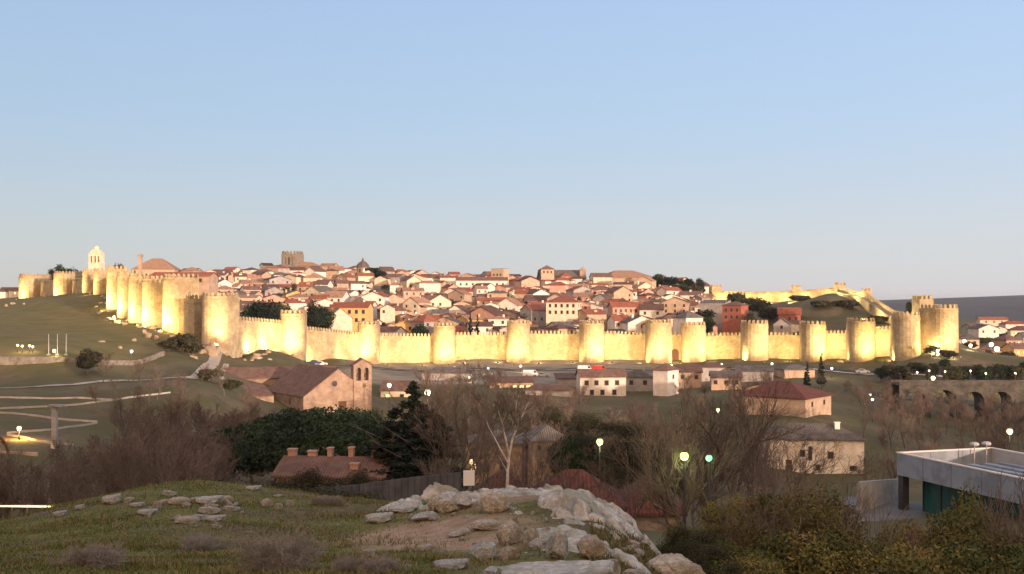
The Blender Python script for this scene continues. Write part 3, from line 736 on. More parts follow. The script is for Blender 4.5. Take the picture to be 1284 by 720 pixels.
# south wall seen from inside, over the grassy knoll
SOUTH = [(1183,398,345),(1157,396,372),(1122,389,408),(1087,367,455),(1053,360,515),(998,364,565),(945,366,605),(893,364,640)]
sp = [(X(px,Y), Y, Zp(tp,Y)) for px,tp,Y in SOUTH]
SLB = ['short wall length behind the right corner tower','wall length dropping to the square turret at the right','steep part of the far wall, running down behind the eleventh tower','far wall length sloping down right of the knoll top','highest length of the far wall above the grassy knoll','far wall length left of the knoll top, brightly lit','far wall length with a brownish tree in front','leftmost length of the far wall, beside the dark trees']
for i in range(len(sp)-1):
    a, b = sp[i], sp[i+1]
    za, zb_ = min(h(a[0],a[1]), a[2]-5), min(h(b[0],b[1]), b[2]-5)
    curtain(a[:2], b[:2], za, zb_, a[2], b[2], 2.4, SLB[i], bury=4)
for (px,tp,Y,wp,lab) in ((1157,370,377,19,'square turret with small merlons behind the right corner tower'),(1087,361,459,9,'small square turret on the far wall, right of the knoll top'),(1053,354,519,11,'small square turret at the highest bend of the far wall'),(998,357,569,9,'small square turret midway along the far wall'),(897,357,645,13,'square turret at the left end of the far wall')):
    x = X(px,Y); zt = Zp(tp,Y); wall_tower(x, Y, h(x,Y), zt, wp/2*Y/F, wp/2*Y/F, R(8), lab, True)
for i in range(1, len(sp)-1):
    a = Vector(sp[i][:2]); b = Vector(sp[i+1][:2]); d = (b-a).normalized(); nn = Vector((-d.y,d.x))
    if nn.dot(Vector((0,560))-a) < 0: nn = -nn
    k = max(2, int((b-a).length/17)) if i > 1 else 2
    for j in range(k):
        f = (j+.5)/k; p = a.lerp(b,f); q = p+nn*11.0; zt = sp[i][2]+(sp[i+1][2]-sp[i][2])*f
        floodlight(q.x, q.y, h(q.x,q.y)+.3, (p.x, p.y, zt-3.5), 17000 if i > 2 else 9500, 145, label='ground floodlight before the inner face of the far wall', group='floodlights inside the far wall')
# ------------------------------------------------------------------ landmarks of the old town
def block(mb, x0,x1,y0,y1,z0,z1): mb.box(x0,x1,y0,y1,z0,z1)
# convent belfry, floodlit
x, Y = X(121,522), 522; zb = h(x,Y)-2; H = Zp(308,Y)-zb
t = thing('belfry', 'white convent belfry with three arched bell openings, floodlit, above the left wall', 'bell tower', (x,Y,zb), R(-6)); t.scale = (.78,.78,1)
hb_ = Zp(331,Y)-zb; ht = Zp(319,Y)-zb; hc = Zp(313,Y)-zb
m = MB(); m.box(-4,4,-3,3,-3,hb_); m.build('shaft', M['render_cream'], t)
m = MB(); m.box(-4.3,4.3,-3.3,3.3,hb_,hb_+.5); m.build('cornice', M['render_cream'], t)
m = MB()
for a in (-3.8,-1.35,1.15,3.4): m.box(a-.2 if a < 3 else a-.0, a+.6, -2.6,2.6,hb_+.5,ht-.9)
m.box(-3.99,3.99,-2.6,2.6,ht-.9,ht); m.box(-3.6,3.6,.3,.5,hb_+.5,ht-.9); m.build('bell_stage', M['render_cream'], t)
m = MB(); m.box(-4.3,4.3,-2.9,2.9,ht,ht+.4); m.add([(-4,-2.2,ht+.4),(4,-2.2,ht+.4),(2.0,-1.6,hc),(-2.0,-1.6,hc),(-4,2.2,ht+.4),(4,2.2,ht+.4),(2.0,1.6,hc),(-2.0,1.6,hc)],[(0,1,2,3),(5,4,7,6),(1,5,6,2),(4,0,3,7),(3,2,6,7)]); m.build('pediment', M['render_cream'], t)
m = MB(); m.lathe([(1.7,hc),(1.6,hc+1.2),(.9,hc+1.7),(.12,H-.3),(.1,H)],10); m.build('lantern', M['render_cream'], t)
for a in (-1.9,.3,2.4):
    m = MB(); m.lathe([(.5,hb_+1.2),(.36,hb_+1.7),(.22,hb_+2.2)],8,(a,-1.4)); m.build('bell', M['rust'], t)
floodlight(x-6, Y-16, h(x-6,Y-16)+1.0, (x, Y, zb+H*.5), 900, 80, label='floodlight aimed up at the white convent belfry', group='floodlights on the left slope')
# long red-roofed building behind the left wall
x, Y = X(227,380), 384
house('long_building', x, Y, h(x,Y), 22.5, 9, Zp(347,Y)-h(x,Y), 1.5, R(-5), 'render_tan', 'roof_red', 'eaves', 'long tan building with a red roof rising directly behind the left wall', 'building', windows=[('f',u,Zp(352,Y)-h(x,Y),1,1.2) for u in (-8,-4,0,4,8)])
# round-topped convent and chimney far left
x, Y = X(197,790), 790
house('convent_hall', x, Y, h(x,Y), 32, 24, 4.5, 8.5, R(5), 'render_tan', 'roof_ochre', 'hip', 'broad brown hipped hall on the skyline behind the crowded slope towers', 'building')
x, Y = X(176,700), 700
t = thing('chimney_stack', 'thin square stack poking above the skyline by the broad brown hall', 'chimney', (x,Y,h(x,Y)), 0)
m = MB(); m.box(-1.1,1.1,-1.1,1.1,-4,Zp(322,Y)-h(x,Y)); m.build('shaft', M['render_tan'], t)
m = MB(); m.box(-1.5,1.5,-1.5,1.5,Zp(322,Y)-h(x,Y),Zp(319,Y)-h(x,Y)); m.build('cap', M['render_grey'], t)
# cathedral tower
x, Y = X(367,770), 770; zb = h(x,Y)
t = thing('cathedral', 'square cathedral tower with dark windows and crenellated top on the skyline', 'church', (x,Y,zb), R(-14))
m = MB(); H = Zp(319,Y)-zb; m.box(-6.2,6.2,-6.2,6.2,-3,H); m.build('tower', M['grey_stone'], t)
for a in (-5.6,-2.8,0,2.8,5.6):
    pass
m = MB()
for p, d in along([(-5.8,-5.8),(5.8,-5.8),(5.8,5.8),(-5.8,5.8)], 2.9): merlon(m, p, d, H-.02, 1.3, 1.0, 1.7, .9)
m.build('battlement', M['grey_stone'], t)
for u in (-3.2,0,3.2):
    m = MB(); m.box(u-.7,u+.7,-6.26,-6.1,H-8,H-2.5); m.build('window', M['window'], t)
for u in (-4.0,4.0):
    m = MB(); m.box(u-1.0,u+1.0,-6.7,-6.2,-3,H-.6); m.build('buttress', M['grey_stone'], t)
m = MB(); m.box(6.22,20,-5,8,-3,Zp(334,Y)-zb); m.build('nave', M['church_stone'], t)
m = MB(); z = Zp(334,Y)-zb; m.add([(5.9,-5.6,z),(21,-5.6,z),(21,8.6,z),(5.9,8.6,z),(6.3,1.5,z+3.6),(15,1.5,z+3.0)],[(0,1,5,4),(1,2,5),(2,3,4,5),(3,0,4)]); m.build('nave_roof', M['roof_ochre'], t)
m = MB(); z = Zp(336,Y)-zb; m.box(-22,-6.22,-5,8,-3,z); m.build('aisle', M['church_stone'], t)
m = MB(); m.add([(-23,-5.6,z),(-5.9,-5.6,z),(-5.9,8.6,z),(-23,8.6,z),(-17,1.5,z+2),(-6.3,1.5,z+3.2)],[(0,1,5,4),(1,2,5),(2,3,4,5),(3,0,4)]); m.build('aisle_roof', M['roof_ochre'], t)
# church lantern dome
x, Y = X(455,745), 745; zb = h(x,Y)
t = thing('church_dome', 'small octagonal church lantern with pointed dome on the skyline', 'church', (x,Y,zb), 0)
H = Zp(323,Y)-zb; m = MB(); m.lathe([(4.4,-3),(4.4,H-7.2)],8); m.build('drum', M['church_stone'], t)
m = MB(); m.lathe([(4.9,H-7.2),(4.9,H-6.8),(4.2,H-5),(2.6,H-3.4),(.9,H-2.5),(.8,H-1.6),(.1,H)],8); m.build('dome', M['roof_grey'], t)
for k in range(3):
    a = R(-112.5+45*k-22.5+22.5); m = MB(); m.obox((4.1*math.cos(a),4.1*math.sin(a)),(math.cos(a+math.pi/2),math.sin(a+math.pi/2)),.55,.12,H-11,H-8.4); m.build('window', M['window'], t)
# big hill church right of centre
x, Y = X(704,765), 765; zb = h(x,Y)
t = thing('hill_church', 'large brown church with square hip-roofed tower, highest building right of centre', 'church', (x,Y,zb), R(6))
z1 = Zp(349,Y)-zb; z2 = Zp(339,Y)-zb; z0 = -4
m = MB(); m.box(-17,17,-7,9,z0,z1); m.build('nave', M['render_tan'], t)
m = MB(); roof_faces(m, 34, 16, z1, z2-z1, 'eaves', .6); m.build('roof', M['roof_grey'], t)
zt = Zp(338.5,Y)-zb; m = MB(); m.box(-16.5,-7,-9.5,-.5,z0,zt); tw = m.build('tower', M['render_tan'], t)
m = MB(); m.add([(-17.3,-10.3,zt),(-6.2,-10.3,zt),(-6.2,.3,zt),(-17.3,.3,zt),(-11.75,-5,Zp(333,Y)-zb)],[(0,1,4),(1,2,4),(2,3,4),(3,0,4),(3,2,1,0)]); m.build('tower_roof', M['roof_brown'], t)
for u in (-14.5,-11.7,-9): add_window(t, (u,-9.51,zt-2), 0, .9, 1.5)
m = MB(); m.box(12.5,17.2,-8,-5,z0,z2); m.pyramid([(12.3,-8.2),(17.4,-8.2),(17.4,-4.8),(12.3,-4.8)], z2+.01, (15.5,-6.5,Zp(334,Y)-zb)); m.build('bell_gable', M['church_stone'], t)
m = MB(); m.box(-24,-17.02,-6,6,z0,z1-1.5); m.box(17.25,26,-6,8,z0,z1-1); m.build('annex', M['render_tan'], t)
m = MB(); m.add([(-24.6,-6.6,z1-1.5),(-17.1,-6.6,z1-1.5),(-17.1,6.6,z1-1.5),(-24.6,6.6,z1-1.5),(-17.1,0,z1+1.2)],[(0,1,4),(1,2,4),(2,3,4),(3,0,4)]); m.build('annex_roof', M['roof_brown'], t)
# massive hall with a low hipped roof
x, Y = X(783,735), 735
house('great_hall', x, Y, h(x,Y), 40, 26, 5.2, 5.6, R(20), 'render_tan', 'roof_ochre', 'hip', 'massive hall with a broad low hipped roof, left of the dark hilltop trees', 'building', windows=[('f',u,2.4,1.1,1.7) for u in range(-16,17,4)])
# tall flat block on the skyline
x, Y = X(627,705), 705
house('flat_block', x, Y, h(x,Y), 9.5, 8, Zp(337.5,Y)-h(x,Y), .2, R(-28), 'render_tan', 'roof_grey', 'shed', 'tall flat-topped block with a pale right side on the skyline', 'building', over=.15, windows=[('f',u,v,1,1.3) for u in (-2.6,0,2.6) for v in (9,5.5)])
x, Y = X(604,682), 682
house('long_building', x, Y, h(x,Y), 34, 9, Zp(352,Y)-h(x,Y), 2.2, R(3), 'render_white', 'roof_brown', 'eaves', 'long low white building under a brown roof just below the skyline', 'building', windows=[('f',u,4,1,1.3) for u in range(-14,15,4)])
# red-roofed inn with rows of windows
x, Y = X(707,470), 470; zb = h(x,Y)
house('guest_house', x, Y, zb, 14.5, 10, Zp(379,Y)-zb, 2.4, R(-14), 'render_cream', 'roof_red', 'hip', 'cream guest house with a red hipped roof and two rows of windows', 'house', windows=[('f',u,Zp(379,Y)-zb-v,.9,1.4) for u in (-5.4,-2.7,0,2.7,5.4) for v in (1.6,4.6)]+[('r',u,Zp(379,Y)-zb-v,.9,1.4) for u in (-2.5,2.5) for v in (1.6,4.6)], detailed=True)
x, Y = X(785,480), 480; zb = h(x,Y)
house('pink_house', x, Y, zb, 15, 9, Zp(385,Y)-zb, 2.2, R(8), 'render_pink', 'roof_red', 'eaves', 'long pink house under a red roof above the gap between sixth and seventh towers', 'house', windows=[('f',u,Zp(385,Y)-zb-1.8,.9,1.4) for u in (-6,-3.6,-1.2,1.2,3.6,6)], detailed=True)
x, Y = X(442,437), 437; zb = h(x,Y)
house('terrace_house', x, Y, zb, 15.5, 10, Zp(386,Y)-zb, 2.2, R(-6), 'render_ochre', 'roof_red', 'eaves', 'ochre house with red eaves and a row of bright dormers behind the third tower', 'house', windows=[('f',u,Zp(386,Y)-zb-v,1.1,1.5) for u in (-6,-3,0,3,6) for v in (1.7,5.2)], detailed=True)
x, Y = X(424,431), 431; zb = h(x,Y)
house('gabled_house', x, Y, zb, 10, 9, Zp(399,Y)-zb, 4.2, R(22), 'render_cream', 'roof_ochre', 'gable', 'plain cream gabled house standing left of the third tower', 'house')
x, Y = X(990,430), 430; zb = h(x,Y)
house('red_house', x, Y, zb, 9, 8, Zp(394,Y)-zb, 2.6, R(-15), 'brick_red', 'roof_red', 'eaves', 'bright red house on the knoll side between the ninth and tenth towers', 'house', windows=[('f',u,Zp(394,Y)-zb-1.8,.9,1.3) for u in (-2.6,0,2.6)], detailed=True)
x, Y = X(981,418), 418; zb = h(x,Y)
house('grey_house', x, Y, zb, 6.5, 6, Zp(407,Y)-zb, 2.6, R(-20), 'render_grey', 'roof_grey', 'gable', 'small blue grey gabled house in front of the bright red house', 'house', windows=[('f',0,Zp(407,Y)-zb-1,.9,1.2)])
x, Y = X(998,420), 420; zb = h(x,Y)
house('white_house', x, Y, zb, 4.5, 5, Zp(406,Y)-zb, 1.2, R(-10), 'render_white', 'roof_brown', 'eaves', 'tiny white house just over the battlements right of the grey gabled one', 'house')
x, Y = X(922,440), 440; zb = h(x,Y)
house('brick_block', x, Y, zb, 8.5, 8, Zp(383,Y)-zb, 1.6, R(-35), 'brick_red', 'roof_brown', 'hip', 'dark red brick block standing behind the ninth front tower', 'building', windows=[('f',u,Zp(383,Y)-zb-v,.9,1.3) for u in (-2.5,0,2.5) for v in (2,5)])
x, Y = X(897,470), 470; zb = h(x,Y)
house('pale_block', x, Y, zb, 12, 8, Zp(380,Y)-zb, 1.2, R(-30), 'render_grey', 'roof_grey', 'shed', 'pale grey block with a white right end below the dark trees', 'building', over=.2)
x, Y = X(863,425), 425; zb = h(x,Y)
house('white_house', x, Y, zb, 9, 8, Zp(398,Y)-zb, 2.5, R(30), 'render_white', 'roof_grey', 'hip', 'tall white house rising behind the seventh front tower', 'house')

# ------------------------------------------------------------------ the many houses of the hill
rg = random.Random(21)
keep = [(180,275,360,400),(340,400,745,800),(425,485,728,765),(655,745,742,795),(738,825,712,765),(610,640,692,716),(555,650,672,692),(682,732,455,482),(760,812,468,490),(418,470,425,446),(410,440,420,442),(840,885,415,434),(880,912,455,482)]
WORDS = {'render_white':'white','render_cream':'cream','render_tan':'tan','render_pink':'pinkish','render_grey':'grey','render_ochre':'ochre'}
RW = {'roof_brown':'brown','roof_red':'red','roof_ochre':'pale','roof_grey':'grey'}
KW = {'eaves':'ridged','gable':'gabled','hip':'hipped'}
used = set(); rows = [427,443,461,481,503,527,553,581,611,643,678,715,754,790]
bands = ['just over the battlements','low on the hill','low on the hill','below mid hill','below mid hill','at mid hill','at mid hill','above mid hill','above mid hill','high on the hill','high on the hill','high on the hill','near the skyline','near the skyline']
nh = 0
for ri, Y0 in enumerate(rows):
    l = 296 if Y0 < 480 else 275 if Y0 < 560 else 262 if Y0 < 700 else 232; r_ = 905 if Y0 < 450 else 890 if Y0 < 700 else 868
    px = l + rg.uniform(0,10)
    while px < r_:
        Y = Y0+rg.uniform(-7,7); x = X(px,Y)
        for _try in range(60):
            wd = rg.uniform(6.5,13.8); mw = rg.choices(list(WORDS), (38,14,24,13,9,2))[0]; mr = rg.choices(list(RW), (44,22,28,6))[0]; kd = rg.choices(list(KW), (46,36,18))[0]
            if rg.random() < .05: wd = rg.uniform(15,21)
            size = 'narrow ' if wd < 9.5 else 'wide ' if wd > 13.5 else ''
            sec = min(range(12), key=lambda k: abs(WEST[k][0]-px))
            lab = f"{size}{WORDS[mw]} house with {RW[mr]} {KW[kd]} roof {bands[ri]} above the {ORD[sec]} front tower"
            if lab not in used: break
        step = (wd*rg.uniform(.98,1.18)+.4)*F/Y
        if not any(a-4 <= px <= b+4 and c <= Y <= e for a,b,c,e in keep) and not (px < 345 and Y < 440) and rg.random() < .95:
            used.add(lab); nh += 1
            d = rg.uniform(7,11); hw = rg.choice((3.4,4.0,4.6,5.2,6.0,7.4))*(1.0 if wd < 16 else .8); rh = (d if kd != 'gable' else wd)*rg.uniform(.13,.30)
            yaw = rg.choice((-1,1))*R(rg.uniform(4,42))
            z = h(x,Y)-.3; win = []
            if Y < 640:
                for v in ([hw-1.5] if hw < 5.5 else [hw-1.5, hw-4.2]):
                    for u in ((-.27,.27) if wd < 11 else (-.33,0,.33)):
                        if rg.random() < .75: win.append(('f',u*wd,v,.9,1.25))
            ch = [(rg.uniform(-.3,.3)*wd, rg.uniform(-.2,.2)*d, .6)] if rg.random() < .8 and Y < 660 else None
            th_ = house('town_house', x, Y, z, wd, d, hw, rh, yaw, mw, mr, kd, lab, 'house', 'houses on the old town hill', win, None, ch, bury=4)
            if Y < 640 and rg.random() < .5:      # a lower wing or lean-to
                sd = rg.choice((-1,1)); ww = wd*rg.uniform(.3,.5); dd = d*.7; wh = hw*rg.uniform(.5,.72)
                m = MB(); xa = sd*(wd/2+.01) ; xb = sd*(wd/2+ww); m.box(min(xa,xb),max(xa,xb),-dd/2-1.2,dd/2-1,-4,wh); wg = m.build('wing', M[mw], th_)
                m = MB(); a_, b_ = min(xa,xb)-(.3 if sd < 0 else 0), max(xa,xb)+(.3 if sd > 0 else 0); up = 1.3
                zl, zr_ = (wh, wh+up) if sd < 0 else (wh+up, wh)
                q_ = [(a_,-dd/2-1.5,zl+.05),(b_,-dd/2-1.5,zr_+.05),(b_,dd/2-.7,zr_+.05),(a_,dd/2-.7,zl+.05)]; m.add(q_+[(p0,p1,p2+.18) for p0,p1,p2 in q_], [(3,2,1,0),(4,5,6,7),(0,1,5,4),(1,2,6,5),(2,3,7,6),(3,0,4,7)]); m.build('wing_roof', M[mr], wg)
            elif Y < 640 and rg.random() < .4:    # a dormer on the front slope
                m = MB(); du = rg.uniform(-.2,.2)*wd; m.box(du-.9,du+.9,-d*.32,-d*.02,hw,hw+rh*.9); m.build('dormer', M[mw], th_)
        px += step
print('houses', nh)
# ------------------------------------------------------------------ right suburb beyond the wall
rg = random.Random(5)
k = 0
SB = [(1214,430,8,5,-20,'render_cream'),(1233,520,12,5,15,'render_white'),(1252,600,12,5,-10,'render_white'),(1262,450,10,5.5,25,'render_tan'),(1280,520,11,6,-15,'render_cream'),(1222,640,12,5,20,'render_grey'),(1276,420,9,5,10,'render_ochre'),(1241,415,9,4.5,-25,'render_tan'),(1292,460,10,6,0,'render_white'),(1270,700,16,5,8,'render_white'),(1244,760,20,6,-6,'render_cream')]
SLAB = ['cream house close right of the corner tower','white house among lamps, upper middle of the right suburb','far white house below the blue hills','tan house under the brightest suburb lamp','cream house at the right picture edge, midway up the suburb','grey house high in the suburb by the corner tower','small ochre house low in the right suburb','low tan house between suburb lamps and road','white house cut by the right picture edge','long white warehouse under the blue hills','long cream warehouse farthest out in the suburb']
for (px,Y,w_,hw,yw,mw),lab in zip(SB,SLAB):
    x = X(px,Y); house('suburb_house', x, Y, h(x,Y), w_, 8, hw, 2, R(yw), mw, rg.choice(('roof_brown','roof_red','roof_grey')), rg.choice(('eaves','hip','gable')), lab, 'house', 'houses of the right suburb', [('f',u*w_,hw-1.5,.9,1.2,'lit_window' if rg.random() < .3 else 'window') for u in (-.28,0,.28)])
for px,Y,w_,mw,lab in ((2,600,9,'render_white','white house at the left picture edge on the far ridge'),(12,610,8,'render_cream','cream house on the far ridge, second from the left edge'),(21,600,7,'render_white','small white house on the far ridge left of the leftmost tower')):
    x = X(px,Y); house('ridge_house', x, Y, h(x,Y)-.5, w_, 7, 4.2, 1.6, R(10), mw, 'roof_brown', 'eaves', lab, 'house', 'houses on the far left ridge', [('f',0,2.6,1,1.2,'lit_window')])
# ------------------------------------------------------------------ roads, paths, low walls, the buildings of the valley
def lowwall(name, label, cat, pts, hgt, thick, material, step=2.0, top=None, group=None, sink=.8, pname=None):
    """a low wall following the ground; pts (px, Y); top: z of the coping at each point, else hgt above the ground"""
    q = [Vector((X(px,Y), Y)) for px,Y in pts]; line = []; tz = []
    for i,(a,b) in enumerate(zip(q,q[1:])):
        n = max(1,int((b-a).length/step))
        for j in range(n):
            line.append(a.lerp(b,j/n)); tz.append(None if top is None else top[i]+(top[i+1]-top[i])*j/n)
    line.append(q[-1]); tz.append(None if top is None else top[-1])
    o0 = line[len(line)//2]; z0 = h(o0.x,o0.y); mb = MB(); n = len(line)
    for i,p in enumerate(line):
        t = (line[min(i+1,n-1)]-line[max(i-1,0)]).normalized(); nr_ = Vector((-t.y,t.x)); zg = h(p.x,p.y); zt = tz[i] if tz[i] is not None else zg+hgt
        for s,z in ((-1,zg-sink),(1,zg-sink),(1,zt),(-1,zt)):
            w = p+nr_*(s*thick/2)-o0; mb.v.append((w.x,w.y,z-z0))
    for i in range(n-1):
        for j in range(4): mb.f.append((i*4+j,i*4+(j+1)%4,i*4+4+(j+1)%4,i*4+4+j)); mb.m.append(0)
    for f in ((3,2,1,0),tuple((n-1)*4+j for j in range(4))): mb.f.append(f); mb.m.append(0)
    o = mb.build(name, material, loc=(o0.x,o0.y,z0)); tag(o, label, cat, group, 'thing'); return o

strip('road', [(262,322),(300,334),(395,345),(470,358),(600,366),(740,362),(900,354),(1020,339),(1137,319),(1230,310),(1330,306)], 7, M['asphalt'], .15)
strip('kerb', [(285,326),(300,329.5),(395,340.5),(470,353.5),(600,361.5),(740,357.5),(900,349.5),(1020,334.5),(1137,314.5),(1230,305.5),(1330,301)], 1.1, M['kerb'], .32)
strip('road', [(1050,300),(1120,292),(1200,288),(1320,284)], 6, M['asphalt'], .15)
strip('path', [(276,326),(270,305),(262,280),(253,258),(245,245)], 3.2, M['path'], .14, 1.5)
strip('path', [(284,300),(277,275),(279,262),(292,258)], 1.6, M['path'], .14, 1.5)
strip('path', [(-60,222),(0,220),(92,226),(153,238),(240,247)], 3.0, M['path'], .14, 1.5)
# zigzag ramp below the left slope: pale parapets (ground points found from their rows)
def solve(px, py, lo=120, hi=300):           # distance at which the sight line through (px,py) meets the ground
    Y = lo
    while Y < hi:
        if h(X(px,Y),Y) >= Zp(py,Y): return Y
        Y += 1.0
    return hi
M['parapet_pale'] = mat('parapet_pale', (.34,.31,.275), (.46,.43,.385), .8, .9)
def ramp(pts): return [(px, solve(px,py)) for px,py in pts]
for k,(lab,pts) in enumerate((('topmost long pale parapet of the zigzag ramp',[(-20,500),(40,500),(101,501),(144,503)]),
        ('parapet curving from the zigzag ramp up to the church corner',[(-20,515.5),(0,515),(67,511),(144,503),(180,498),(214,493.5)]),
        ('middle parapet of the zigzag ramp, ending at the bend',[(-20,517),(0,519),(61,526),(122,531)]),
        ('parapet of the zigzag ramp below the bend',[(122,532),(95,536),(67,540),(30,543),(9,545.5)]),
        ('lowest slanting parapet of the zigzag ramp',[(9,547),(30,550),(46,554),(70,557.5),(92,560)]))):
    lowwall('parapet', lab, 'low wall', ramp(pts), .34, .2, M['parapet_pale'], group='parapets of the zigzag ramp')
lowwall('retaining_wall', 'long grey stone retaining wall at the foot of the left grass slope', 'wall', [(-120,252),(0,250),(60,250),(93,252),(105,256)], 3, .8, M['grey_stone'], top=[Zp(447,252),Zp(447,250),Zp(447.5,250),Zp(449,252),Zp(458,256)])
lowwall('retaining_wall', 'low stone bank wall right of the lone dark tree', 'wall', [(128,256),(150,262),(178,270),(205,282)], 1.2, .7, M['grey_stone'])
# tall concrete post with a slab on top
x, Y = X(68.5,solve(68.5,563)), solve(68.5,563); zb = h(x,Y); H = Zp(510,Y)-zb
t = thing('lift_tower', 'slim grey concrete lift tower with a flat slab top among the zigzag parapets', 'tower', (x,Y,zb), 0)
m = MB(); m.box(-.36,.36,-.36,.36,-1,H); m.build('shaft', M['concrete'], t)
m = MB(); m.box(-.9,1.3,-.6,.6,H,H+.3); m.build('top_slab', M['concrete'], t)
m = MB(); m.box(-.42,.42,-.42,-.37,0,.9); m.build('base_panel', M['render_white'], t)
# flagpoles and lamps on the left terrace
for px,lab in ((61,'leftmost of the three bare poles above the retaining wall'),(72,'middle one of the three bare poles above the retaining wall'),(83,'rightmost of the three bare poles above the retaining wall')):
    x, Y = X(px,256), 256; zb = h(x,Y); H = Zp(420,Y)-zb
    t = thing('flagpole', lab, 'pole', (x,Y,zb), 0, 'bare poles'); m = MB(); m.tube((0,0,-.5),(0,0,H),.13,.07,8,True); m.build('pole', M['metal_grey'], t)
    m = MB(); m.box(-.35,.35,-.35,.35,-.4,.25); m.build('base', M['concrete'], t); m = MB(); m.sphere((0,0,H+.08),.12,8,6); m.build('finial', M['metal_grey'], t)
def lamp_at(px, py, Y, label, group='street lamps of the valley', **kw):
    x = X(px,Y); zg = h(x,Y); hh = max(1.2, Zp(py,Y)-zg-kw.get('globe',.28)*.9); return street_lamp(x, Y, zg, hh, label, group, **kw)
for px,py,lab in ((22,433,'lamp left of the three bare poles, first from the left edge'),(28,434,'second small lamp left of the three bare poles'),(37,433.5,'lamp nearest to the three bare poles on their left'),(41,439,'lowest small lamp left of the three bare poles')):
    lamp_at(px,py,258,lab,'lamps on the left terrace',globe=.3,light=60)
lamp_at(68,447,254,'bright low lamp between the bare poles','lamps on the left terrace',globe=.42,light=250)
lamp_at(165,440.5,268,'single lamp right of the lone dark tree','lamps on the left terrace',globe=.4,light=150)
lamp_at(24,537,solve(24,552),'warm lamp beside the arched orange shelter at left','lamps on the left terrace',globe=.36,light=1500,lcol=(1,.5,.14))
# little lit shelter with a dark arch at the left edge
x, Y = X(20,150), 150; zb = h(x,Y)
t = thing('shelter', 'low orange-lit shelter wall with a dark hoop arch at the left edge', 'shelter', (x,Y,zb), R(-12))
z1 = Zp(583,Y)-zb
m = MB(); m.box(-4.5,3.4,0,.4,-2,z1+1.9); m.box(3.42,5.6,-1.6,-1.2,-2,z1+1.1); m.build('back_wall', M['render_tan'], t)
m = MB(); m.box(-4.6,5.7,-2.6,.6,-2,z1); m.build('base_slab', M['concrete'], t)
m = MB(); pa = [(-1.9+2.1*math.cos(math.pi*i/14), -1.4, z1-1+ (4.6+.6)*math.sin(math.pi*i/14)) for i in range(15)]
for a,b in zip(pa,pa[1:]): m.tube(a,b,.2,.2,6)
pa = [(-1.9+1.7*math.cos(math.pi*i/14), -1.0, z1-1+4.5*math.sin(math.pi*i/14)) for i in range(15)]
for a,b in zip(pa,pa[1:]): m.tube(a,b,.1,.1,5)
m.build('hoop_arch', M['rust'], t)
for a in (-2,1.2,4.2):
    li = bpy.data.lights.new('shelter_lamp','POINT'); li.energy = 1500; li.color = (1,.5,.13); li.shadow_soft_size = .2
    lo = obj('shelter_lamp', li); lo.location = (x+a, Y-1.9, zb+z1+.6)
    m = MB(); m.lathe([(.1,z1),(.14,z1+.3),(.05,z1+.36)],8,(a,-2.2)); m.build('bollard_lamp', M['lamp_glow'], t)
# lit handrail strip low at left
x0, x1, Y = X(-60,75), X(90,75), 75
t = thing('lit_handrail', 'long orange glowing handrail light at the lower left edge', 'handrail', ((x0+x1)/2,Y,Zp(631,Y)-1.0), 0)
m = MB(); L = x1-x0
for i in range(9): a = -L/2+L*i/8; m.tube((a,0,-5),(a,0,.9),.04,.04,5)
m.tube((-L/2,0,.9),(L/2,0,.82),.05,.05,6,True); m.build('rail', M['metal_dark'], t)
M['strip_orange'] = mat('strip_orange', (1,.5,.15), emit=(1,.42,.10), estr=4.5)
m = MB(); m.tube((-L/2,-.02,.82),(L/2,-.02,.74),.045,.045,5,True); m.build('light_strip', M['strip_orange'], t)

# ---- church with the bell gable
th = R(35); w_, d_ = 19, 25; Y = 262; xc = X(424,Y); zb = Zp(521,Y)
fx, fy = xc, Y                                   # facade centre
cx, cy = fx - math.sin(th)*(d_/2), fy + math.cos(th)*(d_/2)
hw = Zp(497,Y-3)-zb; rh = Zp(463,Y)-zb-hw
t = house('stone_church', cx, cy, zb, w_, d_, hw, rh, th, 'church_stone', 'roof_brown', 'gable', 'stone church with a twin-arched bell gable and broad tiled roof below the wall', 'church', bury=5, over=.25, windows=[('l',-4,hw-1.6,.8,1.4)], detailed=True, door=(1.2,2.2,3.6))
m = MB(); m.tube((-1.0,-d_/2-.06,hw+3.0),(-1.0,-d_/2+.2,hw+3.0),.75,.75,14,True); m.build('round_window', M['window'], t)
b0, b1, zt = 4.2, 9.4, Zp(459,Y)-zb               # bell gable at the right of the facade, two openings
ms = MB(); y0, y1 = -d_/2-.35, -d_/2+1.3
op = [(5.0,6.3),(7.2,8.5)]; zo0, zo1 = zt-4.0, zt-1.3
ms.box(b0,b1,y0,y1,-4,zo0)
for a,c in ((b0,op[0][0]),(op[0][1],op[1][0]),(op[1][1],b1)): ms.box(a,c,y0,y1,zo0+.001,zo1)
for a,c in op:                                    # arches over the openings
    r = (c-a)/2; mid = (a+c)/2; k = 8
    for i in range(k):
        p = [mid-r*math.cos(math.pi*j/k) for j in (i,i+1)]; q = [zo1+r*math.sin(math.pi*j/k) for j in (i,i+1)]
        ms.add([(p[0],y0,q[0]),(p[1],y0,q[1]),(p[1],y0,zt),(p[0],y0,zt),(p[0],y1,q[0]),(p[1],y1,q[1]),(p[1],y1,zt),(p[0],y1,zt)],[(0,1,2,3),(5,4,7,6),(0,4,5,1)])
for a,c in ((b0,op[0][0]),(op[0][1],op[1][0]),(op[1][1],b1)): ms.box(a,c,y0,y1,zo1+.001,zt)
ms.add([(b0,y0,zt),(b1,y0,zt),((b0+b1)/2,y0,zt+1.5),(b0,y1,zt),(b1,y1,zt),((b0+b1)/2,y1,zt+1.5)],[(0,1,2),(4,3,5)])
bg_ = ms.build('bell_gable', M['church_stone'], t)
mr_ = MB(); mdl = (b0+b1)/2
